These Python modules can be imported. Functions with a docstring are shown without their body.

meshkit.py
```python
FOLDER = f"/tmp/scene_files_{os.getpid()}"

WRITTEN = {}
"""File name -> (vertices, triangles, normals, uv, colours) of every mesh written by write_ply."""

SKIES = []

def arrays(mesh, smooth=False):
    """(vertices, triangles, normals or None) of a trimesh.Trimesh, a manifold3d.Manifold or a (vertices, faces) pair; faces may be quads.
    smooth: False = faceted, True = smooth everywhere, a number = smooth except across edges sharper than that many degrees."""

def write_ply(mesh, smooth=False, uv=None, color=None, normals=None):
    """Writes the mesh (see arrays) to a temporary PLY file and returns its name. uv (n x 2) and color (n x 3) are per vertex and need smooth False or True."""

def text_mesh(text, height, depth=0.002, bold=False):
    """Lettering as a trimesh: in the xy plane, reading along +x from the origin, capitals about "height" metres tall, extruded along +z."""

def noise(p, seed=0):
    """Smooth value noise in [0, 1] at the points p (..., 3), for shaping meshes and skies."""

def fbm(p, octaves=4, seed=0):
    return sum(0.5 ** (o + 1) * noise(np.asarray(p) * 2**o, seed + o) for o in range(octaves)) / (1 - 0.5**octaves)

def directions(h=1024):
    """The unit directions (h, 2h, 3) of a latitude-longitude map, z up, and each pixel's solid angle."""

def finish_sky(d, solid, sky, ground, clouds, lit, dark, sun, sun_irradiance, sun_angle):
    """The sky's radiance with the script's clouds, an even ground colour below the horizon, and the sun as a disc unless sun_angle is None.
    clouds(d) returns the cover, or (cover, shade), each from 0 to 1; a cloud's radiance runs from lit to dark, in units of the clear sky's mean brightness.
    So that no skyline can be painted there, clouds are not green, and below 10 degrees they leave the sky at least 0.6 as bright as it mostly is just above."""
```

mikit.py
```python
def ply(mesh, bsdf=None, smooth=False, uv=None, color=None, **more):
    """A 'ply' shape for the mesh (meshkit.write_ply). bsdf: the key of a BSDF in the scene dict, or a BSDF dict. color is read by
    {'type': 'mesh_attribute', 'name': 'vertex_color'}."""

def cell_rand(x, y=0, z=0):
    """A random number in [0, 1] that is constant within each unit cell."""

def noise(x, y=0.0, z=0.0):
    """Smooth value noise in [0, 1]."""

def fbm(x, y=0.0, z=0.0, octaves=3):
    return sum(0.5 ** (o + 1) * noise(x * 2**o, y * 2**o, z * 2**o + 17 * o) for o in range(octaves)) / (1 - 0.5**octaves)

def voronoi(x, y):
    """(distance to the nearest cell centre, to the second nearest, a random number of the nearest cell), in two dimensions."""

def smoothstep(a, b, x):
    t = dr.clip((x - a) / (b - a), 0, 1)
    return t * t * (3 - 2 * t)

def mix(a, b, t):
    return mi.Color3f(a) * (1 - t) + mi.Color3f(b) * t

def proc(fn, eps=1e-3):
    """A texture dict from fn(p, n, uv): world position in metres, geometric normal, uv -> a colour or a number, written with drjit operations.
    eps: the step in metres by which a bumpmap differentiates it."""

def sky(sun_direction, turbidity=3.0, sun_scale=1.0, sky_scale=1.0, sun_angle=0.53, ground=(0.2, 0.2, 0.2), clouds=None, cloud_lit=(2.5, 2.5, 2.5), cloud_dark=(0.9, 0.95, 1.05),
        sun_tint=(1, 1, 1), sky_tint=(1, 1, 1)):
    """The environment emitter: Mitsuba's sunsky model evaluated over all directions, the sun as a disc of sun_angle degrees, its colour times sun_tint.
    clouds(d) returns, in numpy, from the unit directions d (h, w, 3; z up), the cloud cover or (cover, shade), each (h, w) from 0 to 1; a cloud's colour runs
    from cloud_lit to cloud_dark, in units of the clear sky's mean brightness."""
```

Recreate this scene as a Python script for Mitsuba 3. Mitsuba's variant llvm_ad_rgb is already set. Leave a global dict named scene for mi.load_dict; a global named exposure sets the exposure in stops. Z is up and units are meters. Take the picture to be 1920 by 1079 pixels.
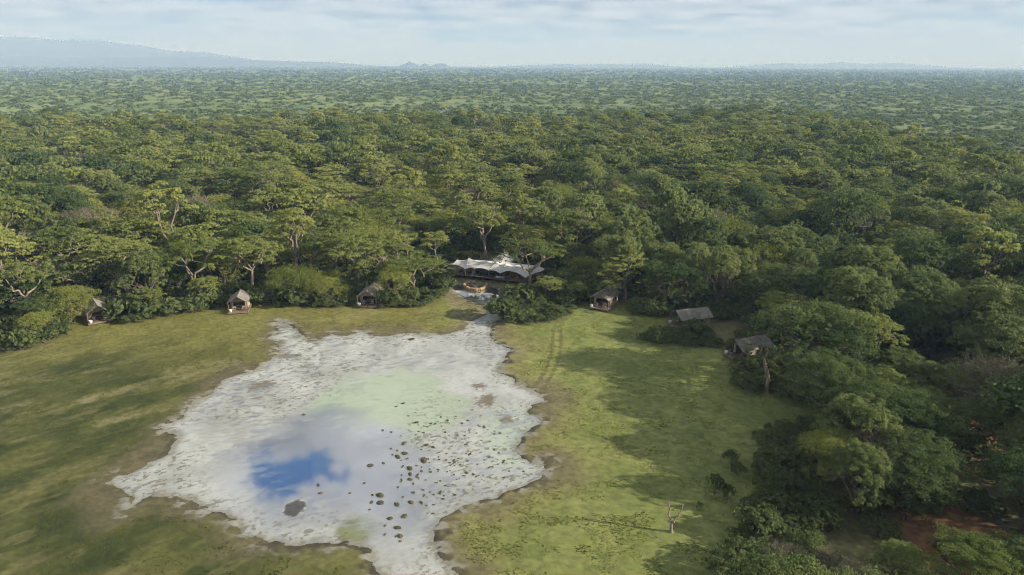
import math, random
import numpy as np, trimesh, shapely
import drjit as dr
import mitsuba as mi
import mikit, meshkit
from mikit import noise, fbm, smoothstep, mix, proc
T = mi.ScalarTransform4f
scene, labels = {}, {}

# ------------------------------------------------------------------ camera, light, exposure
PITCH, ROLL, EYE = math.radians(18.085), math.radians(0.2), np.array([0.0, 0.0, 58.0])
FWD = np.array([0, math.cos(PITCH), -math.sin(PITCH)])
UP0 = np.array([0, math.sin(PITCH), math.cos(PITCH)])
UP = -np.array([1.0, 0, 0]) * math.sin(ROLL) + UP0 * math.cos(ROLL)
HAZE_DENSITY = 1.0e-4
scene['haze_air'] = {'type': 'homogeneous', 'albedo': {'type': 'rgb', 'value': [0.76, 0.87, 1.0]},
                     'sigma_t': {'type': 'rgb', 'value': [HAZE_DENSITY * 0.75, HAZE_DENSITY, HAZE_DENSITY * 1.4]}}
scene['camera'] = {'type': 'perspective', 'fov': 73.74, 'fov_axis': 'x', 'near_clip': 1.0, 'far_clip': 120000.0,
                   'to_world': T().look_at(origin=EYE.tolist(), target=(EYE + FWD).tolist(), up=UP.tolist()),
                   'medium': {'type': 'ref', 'id': 'haze_air'}}
SUN_EL, SUN_AZ = math.radians(19.0), math.radians(-13.0)
SUN = (math.cos(SUN_AZ) * math.cos(SUN_EL), math.sin(SUN_AZ) * math.cos(SUN_EL), math.sin(SUN_EL))


def clouds(d):
    """Broken high cloud: flat streaks low down, a nearly closed veil above with one blue gap ahead."""
    el = np.maximum(d[..., 2], 0.004)
    plane = np.stack([d[..., 0] / (el + 0.06), d[..., 1] / (el + 0.06), np.zeros_like(el)], -1)
    veil = meshkit.fbm(plane * 1.1, 5, seed=3)
    streak = meshkit.fbm(plane * np.array([0.35, 1.3, 1]) + 5.0, 5, seed=11)
    cover = np.clip((0.62 * veil + 0.38 * streak - 0.27) / 0.22, 0, 1)
    az = np.arctan2(d[..., 0], d[..., 1])
    gap = np.hypot((az + 0.365) / 0.058, (np.arcsin(np.clip(d[..., 2], -1, 1)) - 0.556) / 0.023) + 2.6 * (meshkit.fbm(plane * 11.0, 5, seed=12) - 0.5) + 1.2 * (meshkit.fbm(plane * 34.0, 4, seed=14) - 0.5)
    low = np.clip(d[..., 2] / 0.25, 0, 1)
    cover = ((0.35 + 0.65 * cover) * (0.65 + 0.35 * low) + 0.92 * low ** 2 * (1 - cover)) * np.clip((gap - 0.6) / 0.9, 0.0, 1)
    shade = np.clip(1.5 * (meshkit.fbm(plane * 3.2 + 9.0, 5, seed=21) - 0.5) + 0.1 + 0.78 * low, 0, 1)
    return cover, shade


scene['sky'] = mikit.sky(SUN, turbidity=2.5, clouds=clouds, cloud_lit=(4.9, 5.0, 5.2), cloud_dark=(1.3, 1.36, 1.46), sun_tint=(0.76, 1.0, 1.68), sky_scale=0.62, sky_tint=(0.20, 0.54, 1.0), ground=(0.08, 0.1, 0.05))
exposure = 2.9


# ------------------------------------------------------------------ helpers
def structure(key, shape, label=None):
    scene[key] = shape
    labels[key] = {'kind': 'structure'}
    if label:
        labels[key]['label'] = label


_used = {}


def key_for(name):
    n = _used.get(name, 0)
    _used[name] = n + 1
    return name if n == 0 else f'{name}_{n:03d}'


def thing(name, label, category, group=None):
    k = key_for(name)
    labels[k] = {'label': label, 'category': category}
    if group:
        labels[k]['group'] = group
    return k


def part(parent, name, shape, label=None, kind=None):
    k = f'{parent}__{name}'
    i = 0
    while k in scene:
        i += 1
        k = f'{parent}__{name}_{i:03d}'
    scene[k] = shape
    if label or kind:
        labels[k] = {a: b for a, b in (('label', label), ('kind', kind)) if b}
    return k


def box(x0, x1, y0, y1, z0, z1):
    return trimesh.creation.box(bounds=[[x0, y0, z0], [x1, y1, z1]])


def join(ms):
    return trimesh.util.concatenate([m for m in ms if m is not None])


def tubes(segs, sides=5):
    """Tapered tubes: rows (x0,y0,z0, x1,y1,z1, r0, r1)."""
    s = np.asarray(segs, float)
    p, q, r0, r1 = s[:, :3], s[:, 3:6], s[:, 6], s[:, 7]
    t = q - p
    t /= np.linalg.norm(t, axis=1, keepdims=True) + 1e-9
    a = np.cross(t, np.where(np.abs(t[:, 2:]) < 0.9, [[0, 0, 1.0]], [[1.0, 0, 0]]))
    a /= np.linalg.norm(a, axis=1, keepdims=True) + 1e-9
    b = np.cross(t, a)
    ang = np.arange(sides) * 2 * np.pi / sides
    ring = np.cos(ang)[None, :, None] * a[:, None] + np.sin(ang)[None, :, None] * b[:, None]
    v = np.concatenate([p[:, None] + ring * r0[:, None, None], q[:, None] + ring * r1[:, None, None], q[:, None] + t[:, None] * r1[:, None, None] * 0.5], 1)
    k = np.arange(sides)
    f = np.vstack([np.stack([k, (k + 1) % sides, (k + 1) % sides + sides], 1), np.stack([k, (k + 1) % sides + sides, k + sides], 1),
                   np.stack([k + sides, (k + 1) % sides + sides, k * 0 + 2 * sides], 1)])
    n = 2 * sides + 1
    f = (f[None] + (np.arange(len(s)) * n)[:, None, None]).reshape(-1, 3)
    return trimesh.Trimesh(v.reshape(-1, 3), f, process=False)


def leaf_quads(c, n, size, rng, tip, aspect=0.6):
    """One folded kite per row of c, facing n; uv = (random, clump random)."""
    m = len(c)
    n = n / (np.linalg.norm(n, axis=1, keepdims=True) + 1e-9)
    r = rng.normal(size=(m, 3))
    t = np.cross(n, r)
    t /= np.linalg.norm(t, axis=1, keepdims=True) + 1e-9
    b = np.cross(n, t)
    s = (size * rng.uniform(0.7, 1.3, m))[:, None]
    v = np.stack([c - t * s * 0.5, c + b * s * 0.5 * aspect + n * s * 0.1, c + t * s * 0.5, c - b * s * 0.5 * aspect + n * s * 0.1], 1).reshape(-1, 3)
    i = np.arange(m)[:, None] * 4
    f = np.concatenate([i + [0, 1, 2], i + [0, 2, 3]], 1).reshape(-1, 3)
    uv = np.repeat(np.stack([rng.uniform(0, 1, m), tip], 1), 4, axis=0)
    return (v, f), uv


# ------------------------------------------------------------------ materials
def principled(color, rough=0.7, **more):
    return {'type': 'principled', 'base_color': color, 'roughness': rough, **more}


def rgb(*c):
    return {'type': 'rgb', 'value': list(c)}


def two(b):
    return {'type': 'twosided', 'bsdf': b}


def leafmat(first, second, dry):
    def fn(p, n, uv):
        a = noise(p.x * 0.09, p.y * 0.09, 3.0)
        b = noise(p.x * 0.31 + 40, p.y * 0.31, p.z * 0.3)
        c = mix(first, second, dr.clip(uv.y + 0.45 * (a - 0.5) + 0.3 * (b - 0.5), 0, 1))
        c = mix(c, dry, 0.55 * smoothstep(0.72, 0.95, uv.x) * smoothstep(0.35, 0.8, noise(p.x * 0.05 + 9, p.y * 0.05, 7.0) * 0.6 + uv.y * 0.4))
        return c * (0.85 + 0.3 * uv.x)
    return {'type': 'principledthin', 'base_color': proc(fn), 'roughness': 0.55, 'diff_trans': 1.0, 'eta': 1.3}


scene['leaf_acacia'] = leafmat((0.15, 0.205, 0.06), (0.42, 0.455, 0.14), (0.44, 0.39, 0.19))
scene['leaf_broad'] = leafmat((0.11, 0.165, 0.06), (0.31, 0.36, 0.13), (0.33, 0.30, 0.17))
scene['leaf_thorn'] = leafmat((0.24, 0.28, 0.07), (0.46, 0.475, 0.13), (0.44, 0.39, 0.18))
scene['leaf_shrub'] = leafmat((0.11, 0.155, 0.058), (0.25, 0.29, 0.115), (0.29, 0.26, 0.14))
scene['leaf_dry'] = leafmat((0.17, 0.16, 0.09), (0.30, 0.26, 0.16), (0.36, 0.29, 0.19))
scene['leaf_far'] = leafmat((0.10, 0.145, 0.058), (0.21, 0.255, 0.095), (0.25, 0.23, 0.11))


def bark(c0, c1):
    def fn(p, n, uv):
        return mix(c0, c1, dr.clip(fbm(p.x * 1.7, p.y * 1.7, p.z * 0.8, 3) * 1.6 - 0.3, 0, 1))
    return principled(proc(fn), 0.85)


scene['bark_pale'] = bark((0.20, 0.155, 0.105), (0.40, 0.33, 0.24))
scene['bark_dark'] = bark((0.085, 0.068, 0.05), (0.20, 0.16, 0.115))
scene['bark_dead'] = bark((0.15, 0.12, 0.09), (0.36, 0.29, 0.22))

# ------------------------------------------------------------------ the plan of the place (metres)
POND = np.array([(-1.6,163.4),(-1.9,156.4),(-4.4,150.9),(-4.6,144.2),(-3.5,138),(0.3,135.1),(-1.6,129.5),(-2.6,125.6),(-1,121.9),(0.3,120.2),(0.6,118.3),(3.1,116.5),(4.5,114.4),(6.7,111.4),(3.9,109.4),(3.2,107.4),(4.2,105.9),(4.5,104),(3.2,102.2),(1.8,98.7),(0.9,96.2),(0.3,93.8),(1.3,92.6),(3.4,91.4),(5.9,92.3),(5.1,89.4),(4,87.3),(2.4,85.9),(0.1,84.6),(-2.2,82.7),(-4.4,82),(-6.5,80.4),(-7.9,78.8),(-9.2,77.3),(-9.9,75.6),(-9.6,73.5),(-8.9,71.4),(-7.8,69.5),(-5.9,66.8),(-3.5,61.7),(-13.6,61.7),(-15.9,66.8),(-17,69.5),(-18,71.4),(-19.3,72.6),(-21,72.9),(-21.5,72.2),(-22.4,72.2),(-23.4,72.8),(-27.1,72.6),(-31.2,72.8),(-33.7,73.9),(-35.6,75.5),(-37.7,77.1),(-40.5,78.8),(-43.5,80.6),(-47.3,82.4),(-49.9,83),(-51.5,81.8),(-52.1,78.7),(-53,81.7),(-55.6,83.9),(-58.7,85.6),(-58.5,86.9),(-56.8,89),(-55.5,91.2),(-54,93.2),(-54.3,95),(-54.9,98.6),(-56.8,100.3),(-58.6,101.7),(-58,103.2),(-56.8,104.5),(-57,111.4),(-56.5,112.4),(-55.7,115.2),(-55.8,119.7),(-52.5,122.7),(-51.3,125.2),(-49.6,126.4),(-49.5,131.8),(-50,136.1),(-51.6,139),(-53.9,140.6),(-53.1,143.7),(-54.3,148),(-55.9,151.5),(-51.4,148.1),(-47.7,143.8),(-44.4,140.6),(-42.6,140.7),(-41.1,143.8),(-37.2,142.9),(-34,144.9),(-31.2,143),(-27.6,143),(-23,144),(-19.1,142.5),(-14.5,144.1),(-11.1,147.4),(-8.9,152.7),(-6.5,156.4),(-4.7,161)])
CLEAR = np.array([(-32.1,108.5),(-21.8,103.8),(-18,99.9),(-13.3,93.7),(-10.5,86.5),(-11.3,76.7),(-17.9,74.5),(-25.3,76.1),(-33.3,78.9),(-39.1,82.4),(-42.7,87.7),(-44.2,93.5),(-42.6,98.4),(-38.5,104.6)])
CREEK = np.array([(-18.1,181),(-15.1,184),(-8.1,179.2),(-2.9,177.3),(-2.1,168.4),(-1.3,162.6),(-4.6,160.2),(-8.8,163.3),(-12.5,168.3),(-16,173.5)])
OPEN = np.array([(-144.7,124.4),(-107.1,131.3),(-101.2,134.2),(-99.8,141.1),(-102.7,151.7),(-95.7,152.9),(-90.3,147.7),(-81.3,154.9),(-71,161.5),(-56.3,161.6),(-42.3,159),(-39.1,165.9),(-32,160.7),(-22.7,160.8),(-17.3,171.7),(-18.5,182),(-9,182.1),(-2.9,175),(-1.6,164.2),(-2.5,152.7),(3.2,149.3),(10.1,150.4),(15.6,158.5),(20.4,163.6),(31.2,163.8),(33.3,156.8),(37.7,153.1),(28.9,139.8),(47.1,135.5),(44.4,128.5),(42.8,116.4),(49.5,114.3),(55.2,109.1),(51.5,102.5),(43.9,100.3),(37.8,86.8),(31.3,76.4),(24.4,67),(20.1,56),(14,40),(-100,40),(-150,80)])
BACK = np.array([(-815.4,642),(-501.8,684.1),(-374.1,689.4),(-255.5,727.2),(-186.9,789.8),(-94.5,770.6),(20.1,675.2),(142,781.3),(244.3,826.8),(323.6,789.6),(335.3,687.7),(320,564.1),(318.8,492.7),(334.1,450.1),(400.9,384.1),(640,330)]) * 0.87
CLEARINGS = [(57.3, 73.8, 8.5), (82.3, 102.7, 6.5), (76.2, 91.3, 4.0), (66.2, 93.0, 4.5), (77.4, 123.7, 8.0), (-12.3, 212, 9.0), (131.2, 387.8, 13), (-200.8, 463.0, 13), (-141.1, 337.7, 11), (322.2, 468.9, 14)]


def signed_distance(poly, x, y):
    """Metres outside (+) or inside (-) the polygon."""
    best = np.full(x.shape, 1e9)
    for (ax, ay), (bx, by) in zip(poly, np.roll(poly, -1, 0)):
        dx, dy = bx - ax, by - ay
        t = np.clip(((x - ax) * dx + (y - ay) * dy) / (dx * dx + dy * dy + 1e-12), 0, 1)
        best = np.minimum(best, (x - ax - t * dx) ** 2 + (y - ay - t * dy) ** 2)
    inside = shapely.contains_xy(shapely.Polygon(poly).buffer(0), x.ravel(), y.ravel()).reshape(x.shape)
    return np.where(inside, -1, 1) * np.sqrt(best)


def shore_distance(x, y):
    near = (np.abs(x + 25) < 75) & (y > 25) & (y < 215)
    sd = np.full(x.shape, 60.0)
    if near.any():
        a, b = x[near], y[near]
        p = np.stack([a, b, a * 0], -1)
        d = signed_distance(POND, a, b)
        d = d + 2.4 * (meshkit.fbm(p * 0.28, 4, seed=4) - 0.5) + 0.9 * (meshkit.fbm(p * 1.3, 3, seed=6) - 0.5)
        c = signed_distance(CREEK, a, b) + 1.2 * (meshkit.fbm(p * 0.4, 3, seed=5) - 0.5)
        sd[near] = np.minimum(np.minimum(d, c + 1.0), 60.0)
    return sd


def axis(lo, hi, step, far_lo, far_hi):
    mid = np.arange(lo, hi + step / 2, step)
    out = [1.0]
    while sum(out) < max(abs(far_lo), far_hi):
        out.append(out[-1] * 1.16 if out[-1] > 0 else step)
    grow = np.cumsum(np.array(out) * step * 1.5)
    a = lo - grow
    b = hi + grow
    return np.concatenate([a[a > far_lo][::-1], mid, b[b < far_hi]])


gx, gy = axis(-105, 60, 0.55, -60000, 60000), axis(52, 200, 0.55, -3000, 62000)
GX, GY = np.meshgrid(gx, gy)
SD = shore_distance(GX, GY)
OD = np.full(GX.shape, 30.0)
_n = (np.abs(GX) < 220) & (GY > 0) & (GY < 260)
OD[_n] = signed_distance(OPEN, GX[_n], GY[_n])
_p = np.stack([GX, GY, GX * 0], -1)
bank = np.clip((SD + 1.6) / 2.2, 0, 1)
GZ = -0.42 + 0.42 * bank * bank * (3 - 2 * bank)
near = (np.abs(GX) < 400) & (GY > -50) & (GY < 900)
GZ = GZ + np.where(near & (SD > 0.5), 0.10 * (meshkit.fbm(_p * 0.35, 3, seed=31) - 0.5) * np.clip((SD - 0.5) / 4, 0, 1), 0)
nx, ny = len(gx), len(gy)
ii = (np.arange(ny - 1)[:, None] * nx + np.arange(nx - 1)[None]).ravel()
gf = np.concatenate([np.stack([ii, ii + 1, ii + nx + 1], 1), np.stack([ii, ii + nx + 1, ii + nx], 1)])
gv = np.stack([GX, GY, GZ], -1).reshape(-1, 3)
guv = np.stack([SD.ravel(), np.clip(OD, -30, 30).ravel()], -1)


def ground_color(p, n, uv):
    x, y, sd, od = p.x, p.y, uv.x, uv.y
    big = fbm(x * 0.035 + 3, y * 0.035, 1.0, 4)
    med = fbm(x * 0.16, y * 0.16, 4.0, 4)
    fine = fbm(x * 1.1, y * 1.1, 2.0, 3)
    speck = fbm(x * 0.55 + 0.25 * y, y * 0.9 - 0.2 * x, 9.0, 3)
    # streaks that run along the old flood lines
    u = 0.76 * x + 0.65 * y
    v = -0.65 * x + 0.76 * y
    streak = fbm(u * 0.035 + 7 + 0.8 * med, v * 0.16 + 0.6 * big, 6.0, 4)
    # the dry lawn on the right
    lawn = mix((0.165, 0.195, 0.050), (0.255, 0.268, 0.082), dr.clip(1.9 * med - 0.45 + 0.5 * (big - 0.5), 0, 1))
    lawn = mix(lawn, (0.13, 0.165, 0.024), 0.45 * smoothstep(0.42, 0.72, speck) * smoothstep(0.36, 0.62, big * 0.5 + med * 0.5))
    lawn = mix(lawn, (0.25, 0.22, 0.085), 0.7 * smoothstep(9, 2.0, sd + 7 * (med - 0.5)))
    # the flooded green flat on the left
    flat = mix((0.036, 0.050, 0.009), (0.108, 0.112, 0.027), smoothstep(0.30, 0.62, 0.55 * streak + 0.45 * med))
    flat = mix(flat, (0.24, 0.21, 0.105), 0.65 * smoothstep(0.54, 0.72, streak + 0.12 * (fine - 0.5)) * smoothstep(0.33, 0.58, big))
    flat = mix(flat, (0.18, 0.165, 0.065), 0.5 * smoothstep(0.55, 0.72, fbm(u * 0.22 + 5, v * 0.7, 15.0, 4)))
    flat = mix(flat, (0.034, 0.050, 0.009), 0.5 * smoothstep(0.48, 0.72, fbm(u * 0.12, v * 0.34, 12.0, 5)) * smoothstep(150, 120, y))
    flat = mix(flat, (0.24, 0.22, 0.055), 0.6 * smoothstep(118, 150, y + 14 * (med - 0.5)))
    left = smoothstep(-6, -24, x + 10 * (med - 0.5))
    c = mix(lawn, flat, left)
    rx = x - 4.6 - 0.2 * (y - 115) - 1.2 * dr.sin(y * 0.11)
    rut = smoothstep(0.75, 0.15, dr.abs(dr.abs(rx) - 0.9) + 0.7 * (fine - 0.5)) * smoothstep(111, 117, y) * smoothstep(150, 144, y)
    c = mix(c, (0.11, 0.10, 0.035), 0.5 * rut)
    c = mix(c, (0.30, 0.28, 0.10), 0.45 * smoothstep(3.0, 1.2, dr.abs(rx)) * (1 - rut) * smoothstep(111, 117, y) * smoothstep(150, 144, y))
    # sandy shallows below the lodge
    sand = smoothstep(7.5, 4.0, dr.abs(x + 11 + 0.45 * (y - 165)) + 4 * (med - 0.5)) * smoothstep(145, 152, y)
    c = mix(c, (0.27, 0.235, 0.125), 0.75 * sand)
    # mud along the water
    edge = fbm(x * 0.06 + 31, y * 0.06, 3.0, 3)
    mud = smoothstep(6.0, 0.3, sd + 7.0 * (med - 0.5) + 2.5 * (fine - 0.5) + 7 * (edge - 0.5))
    c = mix(c, (0.15, 0.125, 0.068), 0.75 * mud)
    c = mix(c, (0.06, 0.052, 0.036), (0.25 + 0.6 * smoothstep(0.4, 0.62, edge)) * smoothstep(1.7, 0.1, sd + 2.2 * (fine - 0.5)))
    salt = fbm(x * 0.5 + 60, y * 0.8, 5.0, 4)
    c = mix(c, (0.38, 0.37, 0.31), 0.7 * smoothstep(0.50, 0.62, salt + 0.25 * (edge - 0.5)) * smoothstep(2.6, 0.2, sd + 2.0 * (fine - 0.5)))
    # forest floor
    floor_c = mix((0.13, 0.115, 0.055), (0.19, 0.18, 0.075), med)
    c = mix(c, floor_c, smoothstep(-1.0, 3.0, od + 4 * (med - 0.5)))
    # bare earth clearings
    for cx, cy, r in ((57.3, 73.8, 7.0), (82.3, 102.7, 7.0), (76.2, 91.3, 5.0), (66.2, 94.0, 5.0), (36.5, 168.0, 3.0)):
        e = dr.sqrt(dr.square(x - cx) + dr.square((y - cy) * 0.8)) / r
        c = mix(c, mix((0.20, 0.10, 0.042), (0.30, 0.165, 0.075), fine), smoothstep(1.15, 0.85, e + 0.5 * (med - 0.5)))
    e = dr.sqrt(dr.square(x - 77.4) + dr.square((y - 123.7))) / 9.0
    c = mix(c, (0.11, 0.135, 0.03), smoothstep(1.15, 0.8, e))
    # open savanna beyond the wood
    far = smoothstep(430, 620, y + 60 * (big - 0.5))
    sav = mix((0.10, 0.14, 0.05), (0.165, 0.198, 0.074), smoothstep(0.38, 0.66, fbm(x * 0.022, y * 0.011, 8.0, 5)))
    sav = mix(sav, (0.25, 0.19, 0.13), 0.55 * smoothstep(-1500, -4000, x + 0.05 * y) * smoothstep(4200, 5200, y) * smoothstep(9000, 7000, y))
    c = mix(c, sav, far)
    grain = smoothstep(0.28, 0.72, fbm(x * 1.5 + 0.4 * y, y * 1.9, 21.0, 3))
    return c * (0.78 + 0.26 * grain + 0.18 * smoothstep(0.3, 0.7, fine))


scene['mat_ground'] = principled(proc(ground_color), 0.92)
structure('ground', mikit.ply((gv, gf), 'mat_ground', smooth=True, uv=guv))

# the pond: one sheet inside the shore
pm = (SD < 2.2)
cell = pm[:-1, :-1] | pm[1:, :-1] | pm[:-1, 1:] | pm[1:, 1:]
cf = ii.reshape(ny - 1, nx - 1)[cell]
pf = np.concatenate([np.stack([cf, cf + 1, cf + nx + 1], 1), np.stack([cf, cf + nx + 1, cf + nx], 1)])
used, inv = np.unique(pf, return_inverse=True)
pv = gv[used].copy()
pv[:, 2] = -0.10
pf = inv.reshape(-1, 3)
_cl = signed_distance(CLEAR, pv[:, 0], pv[:, 1])
puv = np.stack([SD.ravel()[used], np.clip(_cl, -30, 40)], -1)


def crust_amount(p, uv):
    """1 where the salt scum covers the water, 0 where the water lies open."""
    x, y = p.x, p.y
    u = 0.9 * x + 0.43 * y
    v = -0.43 * x + 0.9 * y
    a = fbm(x * 0.14, y * 0.14, 1.0, 4)
    cov = smoothstep(-5.0, 4.0, uv.y + 9 * (a - 0.5))
    holes = fbm(u * 0.62 + 3, v * 1.15, 5.0, 5)
    where = smoothstep(0.42, 0.62, fbm(x * 0.06 + 4, y * 0.06, 3.0, 3))
    cov = cov * (1 - (0.15 + 0.5 * where) * smoothstep(0.50, 0.72, holes))
    cov = dr.maximum(cov, 0.45 * smoothstep(0.47, 0.66, fbm(u * 0.45, v * 0.9, 8.0, 5)) * smoothstep(-9.0, -2.0, uv.y))
    e = dr.sqrt(dr.square((x + 29.8) / 1.5) + dr.square((y - 79.8) / 1.9))
    cov = dr.maximum(cov, smoothstep(1.2, 0.9, e))
    return dr.minimum(cov, 0.97 * smoothstep(169, 163, y))


def crust_color(p, n, uv):
    x, y = p.x, p.y
    u = 0.9 * x + 0.43 * y
    v = -0.43 * x + 0.9 * y
    med = fbm(x * 0.18, y * 0.18, 2.0, 4)
    fine = fbm(u * 1.5, v * 2.5, 3.0, 4)
    c = mix((0.34, 0.345, 0.31), (0.56, 0.575, 0.53), dr.clip(1.5 * med - 0.2 + 0.9 * (fine - 0.5), 0, 1))
    g = dr.sqrt(dr.square((x + 22) / 13.0) + dr.square((y - 111) / 14.0))
    c = mix(c, (0.44, 0.53, 0.37), 0.8 * smoothstep(1.15, 0.75, g + 0.8 * (med - 0.5)))
    g2 = dr.sqrt(dr.square((x - 0) / 6.0) + dr.square((y - 99) / 10.0))
    c = mix(c, (0.47, 0.56, 0.43), 0.65 * smoothstep(1.3, 0.6, g2 + 0.8 * (med - 0.5)))
    g3 = dr.sqrt(dr.square((x + 20.1) / 2.6) + dr.square((y - 75.5) / 3.4))
    c = mix(c, (0.20, 0.23, 0.07), 0.85 * smoothstep(1.15, 0.6, g3 + 1.2 * (med - 0.5)))
    # floating flecks of dead weed
    fleck = fbm(u * 1.5 + 11, v * 2.2, 7.0, 4)
    where = smoothstep(0.30, 0.60, fbm(x * 0.07, y * 0.07, 13.0, 3) + 0.20 * smoothstep(8, 1, -uv.x))
    c = mix(c, (0.14, 0.12, 0.07), 0.7 * smoothstep(0.55, 0.70, fleck) * where)
    c = mix(c, (0.20, 0.185, 0.11), 0.75 * smoothstep(-1.5, 0.3, uv.x + 2.4 * (fine - 0.5) + 3.0 * (med - 0.5)))
    for cx, cy, rx, ry in ((-4.6, 111.7, 1.9, 2.6), (-1.0, 104.9, 1.5, 2.0), (-6.3, 117.5, 1.6, 1.2), (-46.5, 131, 2.6, 1.6), (-47.5, 117.5, 2.4, 2.0), (-43.8, 140.2, 1.5, 1.3)):
        e = dr.sqrt(dr.square((x - cx) / rx) + dr.square((y - cy) / ry))
        c = mix(c, (0.17, 0.135, 0.08), 0.85 * smoothstep(1.25, 0.55, e + 1.6 * (fine - 0.5)))
    e = dr.sqrt(dr.square((x + 29.8) / 1.5) + dr.square((y - 79.8) / 1.9)) + 0.7 * (fine - 0.5)
    c = mix(c, (0.055, 0.05, 0.05), 0.9 * smoothstep(1.1, 0.8, e))
    return c


def ripples(p, n, uv):
    return 0.012 * fbm(p.x * 0.9, p.y * 1.4, 2.0, 3)


scene['mat_pond'] = two({'type': 'blendbsdf', 'weight': proc(lambda p, n, uv: crust_amount(p, uv)),
                         'open': {'type': 'principled', 'base_color': rgb(0.80, 0.80, 0.80), 'metallic': 0.96, 'roughness': 0.03},
                         'crust': principled(proc(crust_color), 0.75)})
structure('pond', mikit.ply((pv, pf), 'mat_pond', smooth=True, uv=puv))

# small waters inside the wood
WATER = [(131.2, 387.8, 9, 5, .5), (-200.8, 463.0, 6, 13, .2), (-141.1, 337.7, 4, 12, -.2), (322.2, 468.9, 10, 5, .3), (66.2, 92.4, 2.6, 1.6, .2), (128, 470, 10, 4, .1)]
scene['mat_pool'] = two({'type': 'principled', 'base_color': rgb(0.10, 0.13, 0.15), 'metallic': 0.6, 'roughness': 0.12})
for k, (cx, cy, rx, ry, a) in enumerate(WATER):
    t = np.linspace(0, 2 * np.pi, 40, endpoint=False)
    w = 1 + 0.35 * (meshkit.noise(np.stack([np.cos(t) * 1.6 + k * 7, np.sin(t) * 1.6, t * 0], -1)) - 0.5) * 2
    X, Y = rx * w * np.cos(t), ry * w * np.sin(t)
    v = np.stack([cx + X * math.cos(a) - Y * math.sin(a), cy + X * math.sin(a) + Y * math.cos(a), t * 0 + 0.06], -1)
    v = np.vstack([v, [[cx, cy, 0.06]]])
    i = np.arange(40)
    structure('forest_water' if k == 0 else f'forest_water_{k:03d}', mikit.ply((v, np.stack([i, (i + 1) % 40, i * 0 + 40], 1)), 'mat_pool'))


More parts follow.
